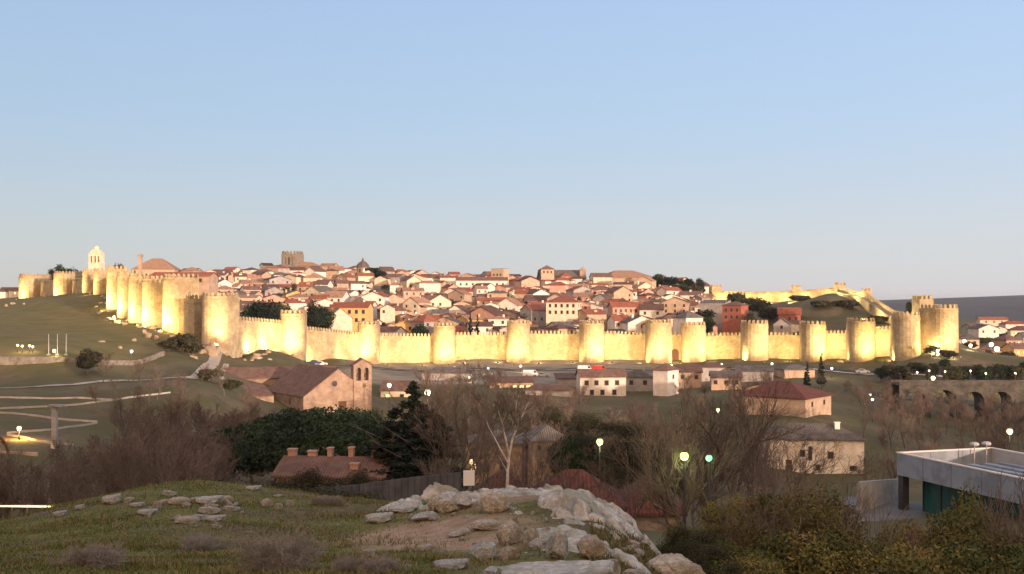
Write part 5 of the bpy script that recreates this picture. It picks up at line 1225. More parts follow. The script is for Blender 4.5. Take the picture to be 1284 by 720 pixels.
# trees of the old town
def dark_tree(px, Y, top, wpx, label, seed, mat_='pine', n=4500, name='evergreen_tree', group='evergreen trees of the old town', leaf=None, tall=None, dz=0):
    x = X(px,Y); z = h(x,Y)+dz; H = max(3.0, Zp(top,Y)-z); r = wpx/2*Y/F; rg = random.Random(seed); lob = []
    for k in range(7):
        a = rg.uniform(0,6.28); q = rg.uniform(.2,.62); lob.append((r*q*math.cos(a), r*q*math.sin(a), H*rg.uniform(.38,.80), r*rg.uniform(.38,.6), r*rg.uniform(.38,.6), H*rg.uniform(.14,.22)))
    lob.append((0,0,H*.55,r*.7,r*.7,H*.4))
    plant(name, label, 'tree', group, (x,Y,z), 0, 1, (leaf_mesh('crown', seed, lob, n, leaf or max(.28,r*.085), [M[mat_]], shell=.35), trunk_mesh(H*.6,max(.15,r*.06),seed,5)), ('crown','trunk'))
for i,(px,Y,top,w_,lab) in enumerate(((318,402,375,46,'leftmost dark tree over the battlements right of the corner tower'),(340,398,373,44,'dark tree in the middle of the clump left of the second tower'),(356,404,377,34,'dark tree just left above the second tower'),(395,412,374,34,'dark tree right above the second tower'),(408,420,384,28,'smaller dark tree between second and third towers'),(396,408,392,34,'low dark tree above the curtain between second and third towers'),
      (470,715,335,28,'dark tree at the skyline right of the church lantern'),(478,700,339,20,'small dark tree low on the skyline beside the bigger one'),(527,432,404,26,'round dark tree over the battlements left of the fourth tower'),(482,428,403,14,'small dark tree right above the third tower'),
      (826,700,342,20,'leftmost of the tall dark hilltop trees'),(842,690,346,26,'second dark hilltop tree, wide'),(858,680,348,24,'third dark hilltop tree'),(877,672,347,18,'rightmost tall dark hilltop tree'),(850,655,356,30,'lower tree in front of the hilltop trees'),
      (882,440,387,30,'dark tree between seventh and ninth towers'),(886,434,396,26,'lower dark tree over the battlements right of the eighth tower'),(851,430,398,16,'slim dark tree right of the white house by the seventh tower'),
      (75,600,331,26,'dark tree above the drum tower on the left ridge'),(92,610,334,22,'tree between the drum tower and the belfry'),(103,600,338,16,'tree right beside the white belfry'),(66,605,336,16,'tree at the left end of the ridge clump'),(148,560,329,22,'dark tree above the fifth slope tower'),(138,570,332,14,'small tree right of the white belfry'),
      (1142,392,376,18,'dark tree left of the square turret behind the corner tower'),(1172,362,392,14,'dark shrubby tree between square turret and corner tower'))):
    dark_tree(px,Y,top,w_,lab,200+i,'conifer' if i % 2 else 'pine', 3500)
for i,(px,Y,top,w_,lab) in enumerate(((925,545,366,38,'bare brownish tree before the far wall'),(950,520,372,34,'brown tree left on the knoll'),(1002,468,374,30,'brownish bush on top of the knoll, left'),(870,650,358,34,'brownish tree at the right of the hilltop trees'),(965,440,384,34,'brown tree on the knoll behind the red house'),(1060,440,392,40,'dark shrubs at the right foot of the knoll'),(1100,410,396,34,'dark shrubs behind the eleventh tower'),(1030,440,386,36,'brown shrubs at the knoll middle'),(940,432,392,24,'brown shrub left of the bright red house'))):
    dark_tree(px,Y,top,w_,lab,260+i,'dull_leaf', 3000, 'broad_tree', 'brown trees by the knoll')
dark_tree(110,244,436,34,'lone dark brown bushy tree above the end of the retaining wall',300,'dull_leaf',6000,'lone_tree',None)
for i,(px,Y,top,w_,lab) in enumerate(((232,300,417,44,'dark bush in the corner left of the square turret'),(212,292,426,26,'dark shrub on the bank below the slope towers'),(240,290,426,34,'dark bush under the tall corner tower, left'),(262,248,478,42,'dark green hedge clump under the white path'),(290,246,482,26,'dark shrub right of the white path'),(1168,338,432,26,'dark shrub on the bank left of the right corner tower'),(1190,330,442,26,'shrub at the foot of the right corner tower'),
       (1215,380,434,22,'shrub in the suburb close to the corner tower'),(1238,400,438,26,'shrub left of the largest suburb glare'),(1265,390,440,28,'shrub right of the largest suburb glare'),(1232,470,424,30,'dark tree among the suburb lamps'),(1258,540,418,34,'dark tree in the suburb middle'),(1282,480,430,30,'dark tree at the right edge of the suburb'),(1222,700,408,30,'tree beyond the first suburb roofs'),(1250,900,402,40,'dark tree below the pale warehouses'),(1278,800,408,36,'dark tree at the far right of the suburb'))):
    dark_tree(px,Y,top,w_,lab,320+i,'dull_leaf',2600,'bush_tree','shrubs and small trees near the wall')
# hedge of dark wood below the crossing on the right (behind the bridge road)
rg = random.Random(61)
for i in range(22):
    px = 1105+i*8.5+rg.uniform(-3,3); Y = rg.uniform(300,318)
    dark_tree(px,Y,456+rg.uniform(-2,5),rg.uniform(16,26),'dark bushy tree in the belt between the wall road and the bridge',400+i,'dull_leaf' if i % 3 else 'pine',1500,'belt_tree','dark tree belt above the bridge')
# olive-brown shrubs at the lower right: leafy masses and twigs
SH = []
for i in range(4):
    rg = random.Random(500+i); lob = []
    for k in range(9):
        a = rg.uniform(0,6.28); q = rg.uniform(.2,1.0); lob.append((q*math.cos(a), q*math.sin(a), rg.uniform(.5,1.9), rg.uniform(.35,.75), rg.uniform(.35,.75), rg.uniform(.35,.7)))
    SH.append((leaf_mesh('foliage', 500+i, lob, 28000, .043, [M['olive' if i%2 else 'olive_green']], shell=.12, aspect=.42),))
LB = []
for i,(px,Y,top,w_) in enumerate(((985,40,600,1.5),(1020,36,612,1.4),(955,38,625,1.3),(1055,42,632,1.3),(1000,31,650,1.4),(1048,30,668,1.5),(940,30,664,1.2),(975,26,682,1.2),(1090,34,662,1.3),(1120,33,676,1.3),(1150,34,655,1.3),(1185,36,630,1.2),(1217,37,612,1.3),(1250,36,650,1.4),(1165,31,655,1.4),(1205,30,650,1.4),(1245,30,668,1.5),(1283,34,655,1.5),(1100,28,682,1.4),(1145,27,690,1.4),(1190,26,690,1.3),(1235,26,692,1.4),(1276,28,676,1.4),(1050,25,700,1.3),(1010,24,704,1.2),(925,34,640,1.1),(905,30,668,1.1),(890,40,640,1.1),(870,36,650,.9),(915,42,610,1.2),(1310,30,660,1.5))):
    x = X(px,Y); z = h(x,Y)-.3; H = Zp(top,Y)-z; s = H/2.5
    nm = ('olive' if i % 3 else 'rusty olive')
    o = plant('leafy_shrub', 'olive brown leafy shrub in the mass at the lower right', 'shrub', 'olive brown shrubs at the lower right', (x,Y,z), i*1.7, (min(1.6,.55*s+.5)*w_*.8,min(1.6,.55*s+.5)*w_*.8,s), SH[i%4], ('foliage',))
    if i % 8 == 1:
        for me_, pn in zip(BT[('bush',i%3)], ('stems','twigs')): c = obj(pn, me_, o); c.scale = (.85,.85,1.02)
# green shrubs behind the crest
LS = []
for i in range(3):
    rg = random.Random(540+i); lob = []
    for k in range(10):
        a = rg.uniform(0,6.28); q = rg.uniform(.2,1.0); lob.append((q*math.cos(a), q*math.sin(a), rg.uniform(.6,2.0), rg.uniform(.3,.6), rg.uniform(.3,.6), rg.uniform(.3,.55)))
    LS.append((leaf_mesh('foliage', 540+i, lob, 26000, .028, [M['dull_leaf']], shell=.1, aspect=.45),))
plants(LS, ('foliage',), 'low_shrub', 'low dark shrub just behind the crest of the near hill', 'shrub', 'low shrubs behind the crest', [(215,46,612,1.2),(262,48,602,1.4),(300,50,596,1.3),(330,52,592,1.4),(285,60,588,1.6),(362,50,598,1.3),(402,52,600,1.4),(432,50,606,1.2),(240,56,600,1.4),(340,64,590,1.6),(390,62,594,1.5),(120,46,626,1.2),(160,50,615,1.2),(60,48,640,1.2),(20,46,650,1.2),(-20,44,655,1.2),(90,56,628,1.2)], 2.5)
plants(LS, ('foliage',), 'dark_shrub', 'dark rounded shrub in the dim hollow below the white house', 'shrub', 'dark shrubs of the hollow', [(770,150,520,1.3),(800,140,535,1.3),(735,160,512,1.2),(830,170,515,1.2),(700,150,560,1.0),(860,150,530,1.3),(780,110,566,1.1),(820,108,572,1.1),(690,175,505,1.1),(715,165,520,1.4),(745,145,530,1.4),(790,155,525,1.4),(815,150,528,1.4),(850,160,520,1.4),(880,150,540,1.2),(765,130,545,1.3),(720,130,555,1.2)], 2.5)
for i,(px,Y,top) in enumerate(((660,58,590),(695,62,578),(765,60,584),(790,56,592),(842,58,590),(615,66,585),(868,54,600))):
    bare_at(px,Y,top,('a',i%4),'small dark leafless tree in front of the dark red roofs',i*1.1,8.6,1.1)['group'] = 'leafless trees before the red roofs'
plants(LS, ('foliage',), 'dark_shrub', 'low dark shrub in the shadowed hollow at the right end of the rocks', 'shrub', 'dark shrubs right of the rocks', [(812,23,680,1.2),(838,22,692,1.3),(862,26,672,1.3),(880,24,690,1.3),(800,20,702,.8),(850,28,655,1.1)], 2.5)
rg = random.Random(77)
for i in range(34):
    Y = rg.uniform(435,680); px = rg.uniform(300,860)
    dark_tree(px,Y,HZ-(h(X(px,Y),Y)+rg.uniform(5,9.5))*F/Y,rg.uniform(9,18),'small dark garden tree squeezed between the houses of the old town',700+i,'dull_leaf' if i % 2 else 'conifer',700,'garden_tree','garden trees between the town houses')
for i,(px,Y,top) in enumerate(((340,80,582),(358,82,585),(378,78,584),(398,80,587),(420,78,586),(442,80,587),(462,78,588),(482,76,586))):
    plants([LS[i%3]], ('foliage',), 'low_shrub', 'low dark shrub along the foot of the chimney house', 'shrub', 'low shrubs by the chimney house', [(px,Y,top,.8)], 2.5)
scatter(18, (-30,140), (92,114), (.8,1.1), 'low leafless tree in the dark thicket at the lower left edge', 'bare trees at the lower left', 12, mind=2.6)
scatter(20, (100,330), (98,128), (.75,1.05), 'leafless brown tree in the thicket below the church and zigzag ramp', 'bare trees of the left thicket', 13, lambda px,Y: px < 285, mind=2.6)
scatter(16, (1112,1300), (236,263), (.75,1.0), 'leafless tree in the dusk wood before the bridge', 'bare trees before the bridge', 15, lambda px,Y: not (1160 < px < 1196 and px % 9 < 6), mind=3)
# ------------------------------------------------------------------ rocks and grass of the near hill
RK = [rock_mesh(s, 1.0, .8, .62, 5, 17, .10, 'rock') for s in range(5)]+[rock_mesh(20+s, 1.0, .8, .6, 5, 16, .10, 'rock_grey') for s in range(4)]
def rock(px, py, Y, wpx, hpx, label, k=None, rz=None, big=None, dep=.8, group=None, sink=.32, tilt=0):
    """boulder whose visible body spans about wpx by hpx photo pixels, foot at row py"""
    x = X(px,Y); z = h(x,Y); w_ = wpx*Y/F/2; hh = hpx*Y/F
    me = big or RK[rnd.randrange(len(RK)) if k is None else k]
    o = obj('rock', me, None, (x,Y,z+hh*(1-sink)*.5), rnd.uniform(0,6.28) if rz is None else rz)
    sz = (1.0 if not big else 1.0)
    o.scale = (w_/.9, w_*dep/.8, hh*(1+sink)/2/.55) if not big else (1,1,1)
    if tilt: o.rotation_euler.y = tilt
    return tag(o, label, 'rock', group)
B1 = rock_mesh(101, 1.0, .8, .62, 6, 22, .12, 'rock'); B2 = rock_mesh(102, 1.0, .8, .6, 6, 24, .12, 'rock_grey'); B3 = rock_mesh(103, 1.0, .85, .6, 6, 20, .12, 'rock'); B4 = rock_mesh(104, 1,.8,.6,6,20,.12,'rock_grey',.45)
RK += [B1,B2,B3,B4]      # 9..12
def gy(px, py):          # distance at which the near ground is seen at this row
    Y = 8.0
    while Y < 60:
        if h(X(px,Y),Y) >= Zp(py,Y): return Y
        Y += .1
    return 34
def rk(px, py, wpx, hpx, label, k=None, rz=0.3, **kw): return rock(px, py, gy(px,py), wpx, hpx, label, k, rz, **kw)
# the outcrop
rk(638,683,46,32,'angular split boulder in the middle of the outcrop',9,.9)
rk(666,684,26,27,'narrow upright block beside the split boulder',11,1.6)
rk(684,674,18,14,'small pinkish block under the largest boulder',3,.6)
rk(562,640,56,20,'pale rock ledge at the upper left of the outcrop',11,.4)
rk(622,642,44,22,'pointed pale boulder on the upper ledge',2,.7)
rk(580,636,46,18,'chunky pale rock beside the pointed one on the upper ledge',4,1.2)
rk(476,655,46,14,'flat grey slab in the grass left of the outcrop',12,.3)
rk(506,642,50,9,'thin grey slab behind the flat one left of the outcrop',12,.1)
rk(530,652,40,10,'low grey slab between flat slab and outcrop',6,.4)
rk(546,642,30,22,'pale rock standing at the left tip of the outcrop',9,1.1)
rk(461,699,30,14,'small grey boulder alone in the grass left of the sandy patch',11,.4,sink=.2)
rk(605,702,54,22,'grey wedge-shaped rock below the sandy patch',10,2.1)
rk(640,702,30,16,'small light rock right of the wedge-shaped rock',1,.4)
rk(566,712,58,12,'flat mossy slab at the bottom edge below the wedge rock',12,.2)
rk(700,700,44,36,'lichen-grey boulder under the largest one',10,1.3)
rk(678,690,28,18,'small grey stone left of the lichen-grey boulder',7,.3)
rk(741,702,48,32,'tan square-topped boulder above the bottom slab',9,.2,sink=.2)
rk(700,737,190,36,'broad grey foreground slab at the bottom centre',12,.15,dep=.7)
rk(640,728,90,18,'low foreground slab left of the broad one',10,.3)
rk(762,722,46,24,'pointed tan rock at the right of the broad foreground slab',3,.9)
rk(842,732,100,38,'tan cracked boulder at the bottom right of the outcrop',9,.35)
rk(795,726,50,16,'low rock between the two bottom tan rocks',11,.1)
rk(610,664,56,12,'sandy low ledge above the bare patch',9,.1)
rk(575,672,40,9,'sandy crumbled ledge inside the bare patch',4,.5)
rk(535,690,34,8,'low sandy stone at the left of the bare patch',9,.6)
def bedrock():
    """one mass of jointed bedrock: tilted blocks stepping out of the ground"""
    x0, x1, y0, y1, st = -3.6, 4.8, 15.5, 31.0, .042
    nx_, ny_ = int((x1-x0)/st), int((y1-y0)/st); xs = np.linspace(x0,x1,nx_); ys_ = np.linspace(y0,y1,ny_); GXX, GYY = np.meshgrid(xs,ys_); GG = hgrid(GXX,GYY); Z = np.zeros_like(GG)
    bumps = [(-1.2,28.0,1.9,1.3,.60,.1),(.2,27.6,1.5,1.2,.46,-.1),(1.3,26.2,1.3,1.4,.40,-.3),(2.0,23.8,1.2,1.6,.50,-.35),(1.7,17.6,.9,.8,.38,.2),(3.1,24.4,1.4,1.0,.52,-.35),(1.5,21.6,.9,.9,.5,.3),(-1.3,25.6,1.7,1.1,.48,.1),(.2,25.2,1.4,1.0,.46,0),(.4,22.4,.9,.8,.30,.2),(1.1,19.3,.9,.9,.30,0),(.2,17.2,1.0,.7,.18,.2)]
    for j in range(ny_):
        for i in range(nx_):
            X_, Y_ = xs[i], ys_[j]; e = 0.0
            for bx,by,rx,ry,bh,an in bumps:
                dx, dy = X_-bx, Y_-by; c, s_ = math.cos(an), math.sin(an); u, v = (dx*c+dy*s_)/rx, (-dx*s_+dy*c)/ry; q = abs(u)**3+abs(v)**3
                if q < 2.2: e = max(e, bh*min(1, 1.5*max(0,1-(q/2.2)**.7)))
            if e <= 0: Z[j,i] = -.35; continue
            w = Vector((X_*.55+.25*mnoise.noise((X_*.8,Y_*.8,0)), Y_*.62+.25*mnoise.noise((X_*.8,Y_*.8,9)), 3.1))
            d, pts = mnoise.voronoi(w); c = pts[0]; k1 = mnoise.cell(c*37.0); k2 = mnoise.cell(c*53.0+Vector((7,3,1))); k3 = mnoise.cell(c*71.0+Vector((2,9,4)))
            off = w-c; hgt = e*(.40+.34*k1)+e*.38*(off.x*(k2-.3)+off.y*(k3+.1)) - .34*e*max(0,1-(d[1]-d[0])/.06)
            w2 = Vector((X_*1.9,Y_*1.9,5.0)); d2, p2 = mnoise.voronoi(w2); hgt += .17*e*(mnoise.cell(p2[0]*41.0)-.5) + .12*e*((w2-p2[0]).x*(mnoise.cell(p2[0]*17.0)-.5)+(w2-p2[0]).y*(mnoise.cell(p2[0]*23.0)-.3)) - .14*e*max(0,1-(d2[1]-d2[0])/.10)
            hgt += .06*mnoise.fractal((X_*2.6,Y_*2.6,1.0),.8,2.1,6)
            Z[j,i] = hgt-.10
    id_ = np.arange(nx_*ny_).reshape(ny_,nx_); q = np.stack([id_[:-1,:-1],id_[:-1,1:],id_[1:,1:],id_[1:,:-1]],-1).reshape(-1,4)
    zz = Z.ravel(); keepq = (zz[q] > -.3).any(1); q = q[keepq]
    us, inv = np.unique(q, return_inverse=True); co_ = np.stack([GXX.ravel(),GYY.ravel(),(GG+Z).ravel()],-1)[us]
    o = obj('rock_outcrop', fast_mesh('rock_outcrop', co_, inv.reshape(-1,4), [M['rock_grey']], False))
    tag(o, 'long jointed bedrock ridge of pale granite running along the crest of the near hill', 'rock')
bedrock()
# left rocks
rk(262,632,44,12,'broad pale rock top on the left crest',12,.2)
rk(284,630,26,9,'low pale rock adjoining the broad one on the left crest, right side',9,.4)
rk(244,630,24,8,'low pale rock adjoining the broad one on the left crest, left side',11,.9)
rk(172,636,24,7,'flat pale ledge left of the bright standing boulder',12,.3)
rk(290,640,24,6,'thin flat ledge right of the crest rocks',10,.2)
rk(206,632,20,6,'thin ledge just right of the bright standing boulder',9,.5)
rk(252,650,26,5,'thin white ledge between the long rocks in the grass',10,.1)
rk(197,640,17,15,'bright pale boulder standing on the left crest',11,.5,sink=.15)
rk(185,645,34,8,'flat rock at the foot of the bright pale boulder',12,.1)
rk(212,622,20,7,'small white rock on the left skyline crest',10,.2)
rk(140,632,30,14,'slanted pale rock at the left end of the crest rocks',12,.6)
rk(225,632,40,9,'low rock between the pale ones on the left crest',9,.1)
rk(262,645,30,9,'low pale rock right of the crest rocks',10,.4)
rk(270,654,34,9,'long thin pale rock in the grass below the left crest',12,.15)
rk(235,656,44,9,'long white rock in the grass, leftmost of the thin ones',9,.0)
rk(272,664,14,6,'small white stone in the grass below the thin rocks',10,.1)
rk(312,670,12,5,'small white stone right of the other in the grass',11,.1)
rk(334,636,20,11,'pale rounded rock right of the left crest group',9,.7)
rk(349,640,15,12,'pale round rock next to the rounded one, right',11,.3)
rk(364,635,12,8,'small rock at the right of the two round ones',10,.2)
rk(75,648,22,9,'grey rock at the far left of the slope crest',12,.4)
rk(100,640,16,8,'grey rock right of the far left one on the crest',12,.9)
rk(425,660,8,4,'tiny white stone in the middle of the grass',9,.1)
rk(318,614,26,6,'thin pale rock on the skyline crest right of centre left',12,.3)
rg = random.Random(9)
for i in range(60):
    px = rg.gauss(650,70) if i < 42 else rg.gauss(245,55); py = rg.uniform(640,716) if i < 42 else rg.uniform(622,662)
    if px > 850: continue
    Y = gy(px,py); rock(px, py, Y, rg.uniform(5,16), rg.uniform(3,8), 'small loose stone among the outcrop boulders' if i < 42 else 'small loose stone around the left crest rocks', rg.randrange(9), rg.uniform(0,6), group='loose stones of the outcrop' if i < 42 else 'loose stones of the left crest')
# boulders on the bank below the wall
FR = [rock_mesh(140+s, 1.0, .85, .6, 4, 18, .14, 'far_rock') for s in range(3)]; RK += FR; n0 = len(RK)-3
for i,(px,py,Y,w_,hh) in enumerate(((100,366,480,12,4),(112,367,470,10,4),(130,369,455,14,5),(138,373,430,16,7),(124,383,410,14,6),(136,388,395,16,6),(145,388,395,12,8),(148,397,378,20,7),(155,403,368,18,6),(172,407,355,12,4),(186,424,320,22,12),(182,420,330,12,10),(196,425,318,14,8),(168,428,310,16,6),(128,428,300,18,5),(150,436,290,14,5),(205,440,300,12,5),(232,433,305,14,6),(228,440,300,20,6),(240,440,298,14,6),(306,448,334,30,14),(325,446,338,22,10),(345,446,342,24,8),(322,440,340,10,5),(268,448,308,50,22),(286,446,318,30,14),(255,446,306,24,10),(300,444,325,22,10),(56,371,530,10,5),(15,373,470,16,6),(8,377,460,14,5),(30,378,460,10,4),(1190,444,332,18,8),(1178,441,334,14,8))):
    rock(px, py, Y, w_*.62, hh*.62, ['warm-lit boulder on the bank below the left slope towers','warm-lit boulder in the mound at the foot of the corner tower','pale boulder on the far left ridge','boulder on the lit bank below the right corner tower'][0 if i < 20 else 1 if i < 28 else 2 if i < 32 else 3], n0+i%3, None, group=['boulders below the slope towers','boulders below the corner tower','boulders on the far ridge','boulders below the right tower'][0 if i < 20 else 1 if i < 28 else 2 if i < 32 else 3], sink=.5)
rg = random.Random(33)
for i in range(46):                # more broken stones on the banks
    if i < 30: f = rg.random(); px = 112+f*130+rg.gauss(0,9); Y = 465-f*160+rg.gauss(0,8)-12
    else: px = rg.uniform(252,340); Y = rg.uniform(308,332)
    x = X(px,Y); s_ = rg.uniform(.8,2.2); o = obj('rock', FR[i%3], None, (x,Y,h(x,Y)), rg.uniform(0,6)); o.scale = (s_*1.3,s_,s_*.9)
    tag(o, 'warm-lit boulder on the bank below the left slope towers' if i < 30 else 'warm-lit boulder in the mound at the foot of the corner tower', 'rock', 'boulders below the slope towers' if i < 30 else 'boulders below the corner tower')
rg = random.Random(44)
for i in range(26):
    px = rg.uniform(755,850); Y = rg.uniform(16.5,24); x = X(px,Y); s_ = rg.uniform(.05,.2); o = obj('rock', RK[rg.randrange(9)], None, (x,Y,h(x,Y)+s_*.1), rg.uniform(0,6)); o.scale = (s_*1.3,s_,s_*.9)
    tag(o, 'small stone on the bare earth right of the outcrop', 'rock', 'stones on the bare earth')
# heather bushes
bare_tree_meshes('heather', 61, 1.0, 3, 'heather', 'heather', kids=(8,6,5), spread=.7, ratio=.62, up=.15, rmin=.0035, rad=.012, multi=16, stem=.95)
hl = leaf_mesh('sprigs', 62, [(0,0,.42,.55,.55,.42),(.3,.2,.35,.4,.4,.35),(-.3,.1,.33,.4,.4,.34)], 14000, .020, [M['heather']], shell=.3, aspect=.3)
for i,(px,py,w_,hh,lab) in enumerate(((352,724,92,36,'big grey-brown heather bush at the bottom edge'),(436,722,44,16,'small heather bush right of the big one'),(120,712,70,22,'faint heather bush in the grass at lower left'),(470,722,60,16,'low heather bush left of the flat mossy slab'),(418,634,26,9,'small dark heather bush on the crest right of the round rocks'),(402,634,22,9,'dark heather tuft on the crest beside the small bush'),(255,690,60,14,'low dry heather patch in the middle of the grass'))):
    Y = gy(px,min(py,719)); x = X(px,Y); s = hh*Y/F/.85; ww = w_*Y/F/1.5; s *= 1.25
    plant('heather_bush', lab, 'bush', None, (x,Y,h(x,Y)-.03), i*1.3, (ww,ww,s), (*BT['heather'], hl), ('stems','twigs','sprigs'))
# grass: blades over the visible part of the near hill
def grass_obj(name, seed, n, mats, hgt, Yr, pxr, keepf):
    rg = np.random.default_rng(seed); Y = np.exp(rg.uniform(np.log(Yr[0]), np.log(Yr[1]), n)); px = rg.uniform(*pxr, n); x = (px-642)*Y/F
    cl = np.sin(x*1.3+np.sin(Y*.9)*2)+np.sin(Y*1.7+x*.6)+.7*np.sin(x*3.1-Y*2.3); ok = keepf(px,x,Y,cl,rg.random(n)); x, Y, cl = x[ok], Y[ok], cl[ok]; n = len(x)
    z = hgrid(x,Y)-.01; a = rg.uniform(0,6.28,n); H = hgt*rg.uniform(.5,1.4,n)*(1+.25*np.tanh(cl)); wd = .006*(Y/14)**.5*rg.uniform(.7,1.5,n); ln = rg.normal(0,.5,(n,2))*H[:,None]
    b = np.stack([x,Y,z],-1); s = np.stack([np.cos(a)*wd,np.sin(a)*wd,np.zeros(n)],-1)
    tip = b+np.concatenate([ln, H[:,None]],1); mid = b+np.concatenate([ln*.35, H[:,None]*.6],1)
    v = np.stack([b-s,b+s,mid+s*.7,tip,mid-s*.7],1).reshape(-1,3); i0 = np.arange(n)*5
    f = np.concatenate([np.stack([i0,i0+1,i0+2,i0+4],-1), np.stack([i0+4,i0+2,i0+3,i0+3],-1)])
    me = bpy.data.meshes.new(name)
    tri = np.concatenate([np.stack([i0,i0+1,i0+2],-1),np.stack([i0,i0+2,i0+4],-1),np.stack([i0+4,i0+2,i0+3],-1)])
    me = fast_mesh(name, v, tri, mats, mi=np.tile(rg.integers(0,len(mats),n),3))
    return tag(obj(name, me), kind='stuff')
G1 = mat('grass_green', (.066,.092,.018), (.115,.14,.030), .8, .8); G2 = mat('grass_dry', (.17,.135,.058), (.25,.20,.095), .8, .85); G3 = mat('grass_dark', (.045,.055,.016), (.08,.085,.026), .8, .8)
def kp(px,x,Y,cl,r):
    bare = (np.hypot(x+1.5,Y-20.3) < 1.7) | (np.hypot(x+.7,Y-19.4) < 1.3) | (np.hypot(x+.6,Y-24.5) < 1.6)
    out = ((px < 560) | (r < .10)) & (~bare | (r < .05))
    return out & (Y < 37) & (r < .75+.2*np.tanh(cl)) & (px < 900)
grass_obj('grass', 3, 170000, [G1,G1,G2,G3], .05, (11,38), (-60,900), kp)
grass_obj('grass', 5, 26000, [G2,G3,G3], .10, (15,30), (740,880), lambda px,x,Y,cl,r: r < .5)
grass_obj('grass', 4, 40000, [G2,G2,G1], .085, (11,38), (-60,900), lambda px,x,Y,cl,r: (cl > .9) & (px < 620) & (Y < 37))
# ------------------------------------------------------------------ camera, sky, sun
cam = bpy.data.cameras.new('camera'); co = bpy.data.objects.new('camera', cam); C.objects.link(co)
co.location = (0,0,0); co.rotation_euler = (R(90),0,0)
cam.sensor_width = 36; cam.lens = 36*F/1284; cam.shift_y = 25/1284; cam.clip_start = .1; cam.clip_end = 30000
SC.camera = co
SUN_EL, SUN_AZ = 4.2, 142.0      # degrees; azimuth from +Y (the view) clockwise: behind the viewer, to the right
w = bpy.data.worlds.new('World'); SC.world = w; w.use_nodes = True
nt = w.node_tree; bg = nt.nodes['Background']
sk = nt.nodes.new('ShaderNodeTexSky'); sk.sky_type = 'NISHITA'; sk.sun_disc = False
sk.sun_elevation = R(SUN_EL); sk.sun_rotation = R(SUN_AZ); sk.altitude = 1100; sk.air_density = 1.0; sk.dust_density = .6; sk.ozone_density = 2.0
# the clear evening sky: the physical sky toned towards the pale blue dusk gradient that the air shows by height and bearing
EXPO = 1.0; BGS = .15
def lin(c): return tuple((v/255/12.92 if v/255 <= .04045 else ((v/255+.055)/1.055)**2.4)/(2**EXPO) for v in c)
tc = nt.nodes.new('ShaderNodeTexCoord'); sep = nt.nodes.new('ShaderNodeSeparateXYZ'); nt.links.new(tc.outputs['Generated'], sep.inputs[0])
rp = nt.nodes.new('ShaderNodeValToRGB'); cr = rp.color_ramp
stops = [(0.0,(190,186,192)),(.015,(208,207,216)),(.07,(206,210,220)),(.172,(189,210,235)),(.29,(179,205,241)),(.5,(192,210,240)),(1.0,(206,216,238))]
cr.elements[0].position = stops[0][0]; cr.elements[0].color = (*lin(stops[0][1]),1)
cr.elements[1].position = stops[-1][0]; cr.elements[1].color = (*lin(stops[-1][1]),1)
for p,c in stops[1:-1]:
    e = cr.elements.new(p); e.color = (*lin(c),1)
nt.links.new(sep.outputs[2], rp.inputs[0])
def math_node(op, a, b_):
    n = nt.nodes.new('ShaderNodeMath'); n.operation = op
    for k, v in ((0,a),(1,b_)):
        if isinstance(v,(int,float)): n.inputs[k].default_value = v
        else: nt.links.new(v, n.inputs[k])
    return n.outputs[0]
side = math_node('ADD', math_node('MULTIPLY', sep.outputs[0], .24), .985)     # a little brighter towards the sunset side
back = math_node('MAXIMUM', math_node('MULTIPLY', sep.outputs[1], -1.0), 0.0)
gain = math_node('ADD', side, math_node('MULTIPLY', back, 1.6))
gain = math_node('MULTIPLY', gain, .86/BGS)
warm = nt.nodes.new('ShaderNodeMix'); warm.data_type = 'RGBA'       # the afterglow fills the sky behind the viewer
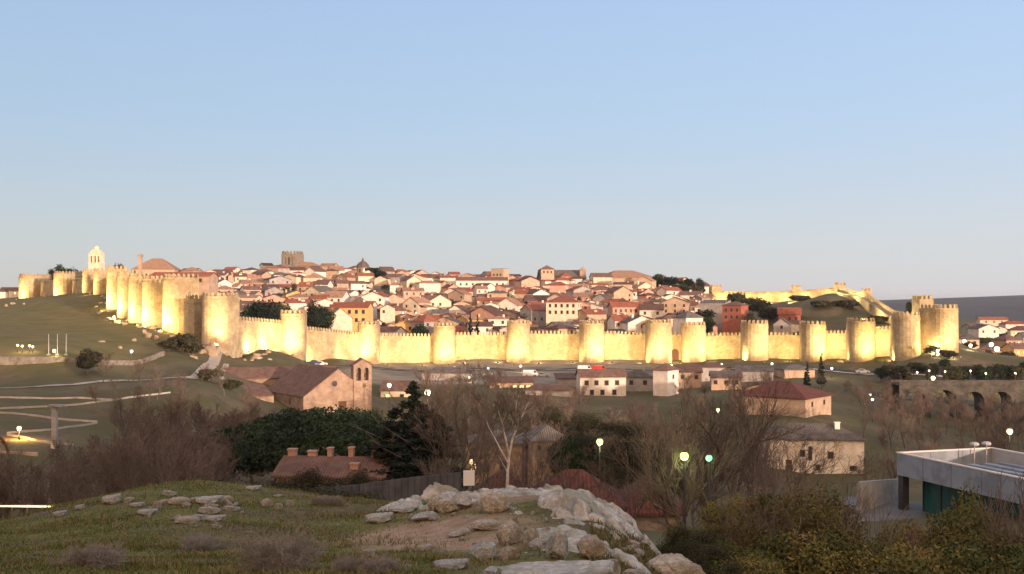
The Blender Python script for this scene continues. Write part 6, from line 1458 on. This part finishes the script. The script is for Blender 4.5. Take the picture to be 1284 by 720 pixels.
nt.links.new(math_node('MINIMUM', math_node('MULTIPLY', back, 1.3), 1.0), warm.inputs[0]); nt.links.new(rp.outputs[0], warm.inputs[6]); warm.inputs[7].default_value = (*lin((255,200,152)),1)
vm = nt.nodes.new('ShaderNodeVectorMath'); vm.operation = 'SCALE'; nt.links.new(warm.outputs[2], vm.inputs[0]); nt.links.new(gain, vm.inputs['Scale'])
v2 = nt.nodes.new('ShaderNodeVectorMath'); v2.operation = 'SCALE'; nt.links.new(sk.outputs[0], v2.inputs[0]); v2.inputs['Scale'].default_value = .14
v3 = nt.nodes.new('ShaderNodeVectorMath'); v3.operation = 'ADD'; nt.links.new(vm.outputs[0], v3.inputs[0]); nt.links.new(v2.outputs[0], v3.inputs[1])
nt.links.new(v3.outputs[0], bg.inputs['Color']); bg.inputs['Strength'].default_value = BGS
sl = bpy.data.lights.new('sun', 'SUN'); so = bpy.data.objects.new('sun', sl); C.objects.link(so)
src = Vector((math.sin(R(SUN_AZ))*math.cos(R(SUN_EL)), math.cos(R(SUN_AZ))*math.cos(R(SUN_EL)), math.sin(R(SUN_EL))))
so.rotation_euler = src.to_track_quat('Z','Y').to_euler(); so.location = (60,-60,80)
sl.energy = 2.9; sl.angle = R(1.5); sl.color = (1,.72,.55)
vs = SC.view_settings; vs.view_transform = 'Standard'; vs.look = 'None'; vs.gamma = 1; vs.use_curve_mapping = False; vs.exposure = EXPO

# the evening air between the viewer and the far hills
HAZE = .00005
m = bpy.data.materials.new('haze_air'); m.use_nodes = True; nt2 = m.node_tree
for n_ in list(nt2.nodes):
    if n_.type == 'BSDF_PRINCIPLED': nt2.nodes.remove(n_)
pv = nt2.nodes.new('ShaderNodeVolumePrincipled'); pv.inputs['Color'].default_value = (.86,.88,.95,1); pv.inputs['Density'].default_value = HAZE; pv.inputs['Anisotropy'].default_value = .2
nt2.links.new(pv.outputs[0], nt2.nodes['Material Output'].inputs['Volume'])
hz = MB(); hz.box(-12500,12500,-420,9150,float(GZ.min())-2,max(float(GZ.max()),45)+6)
tag(hz.build('haze', m), kind='stuff')
print('ground z', GZ.min(), GZ.max())
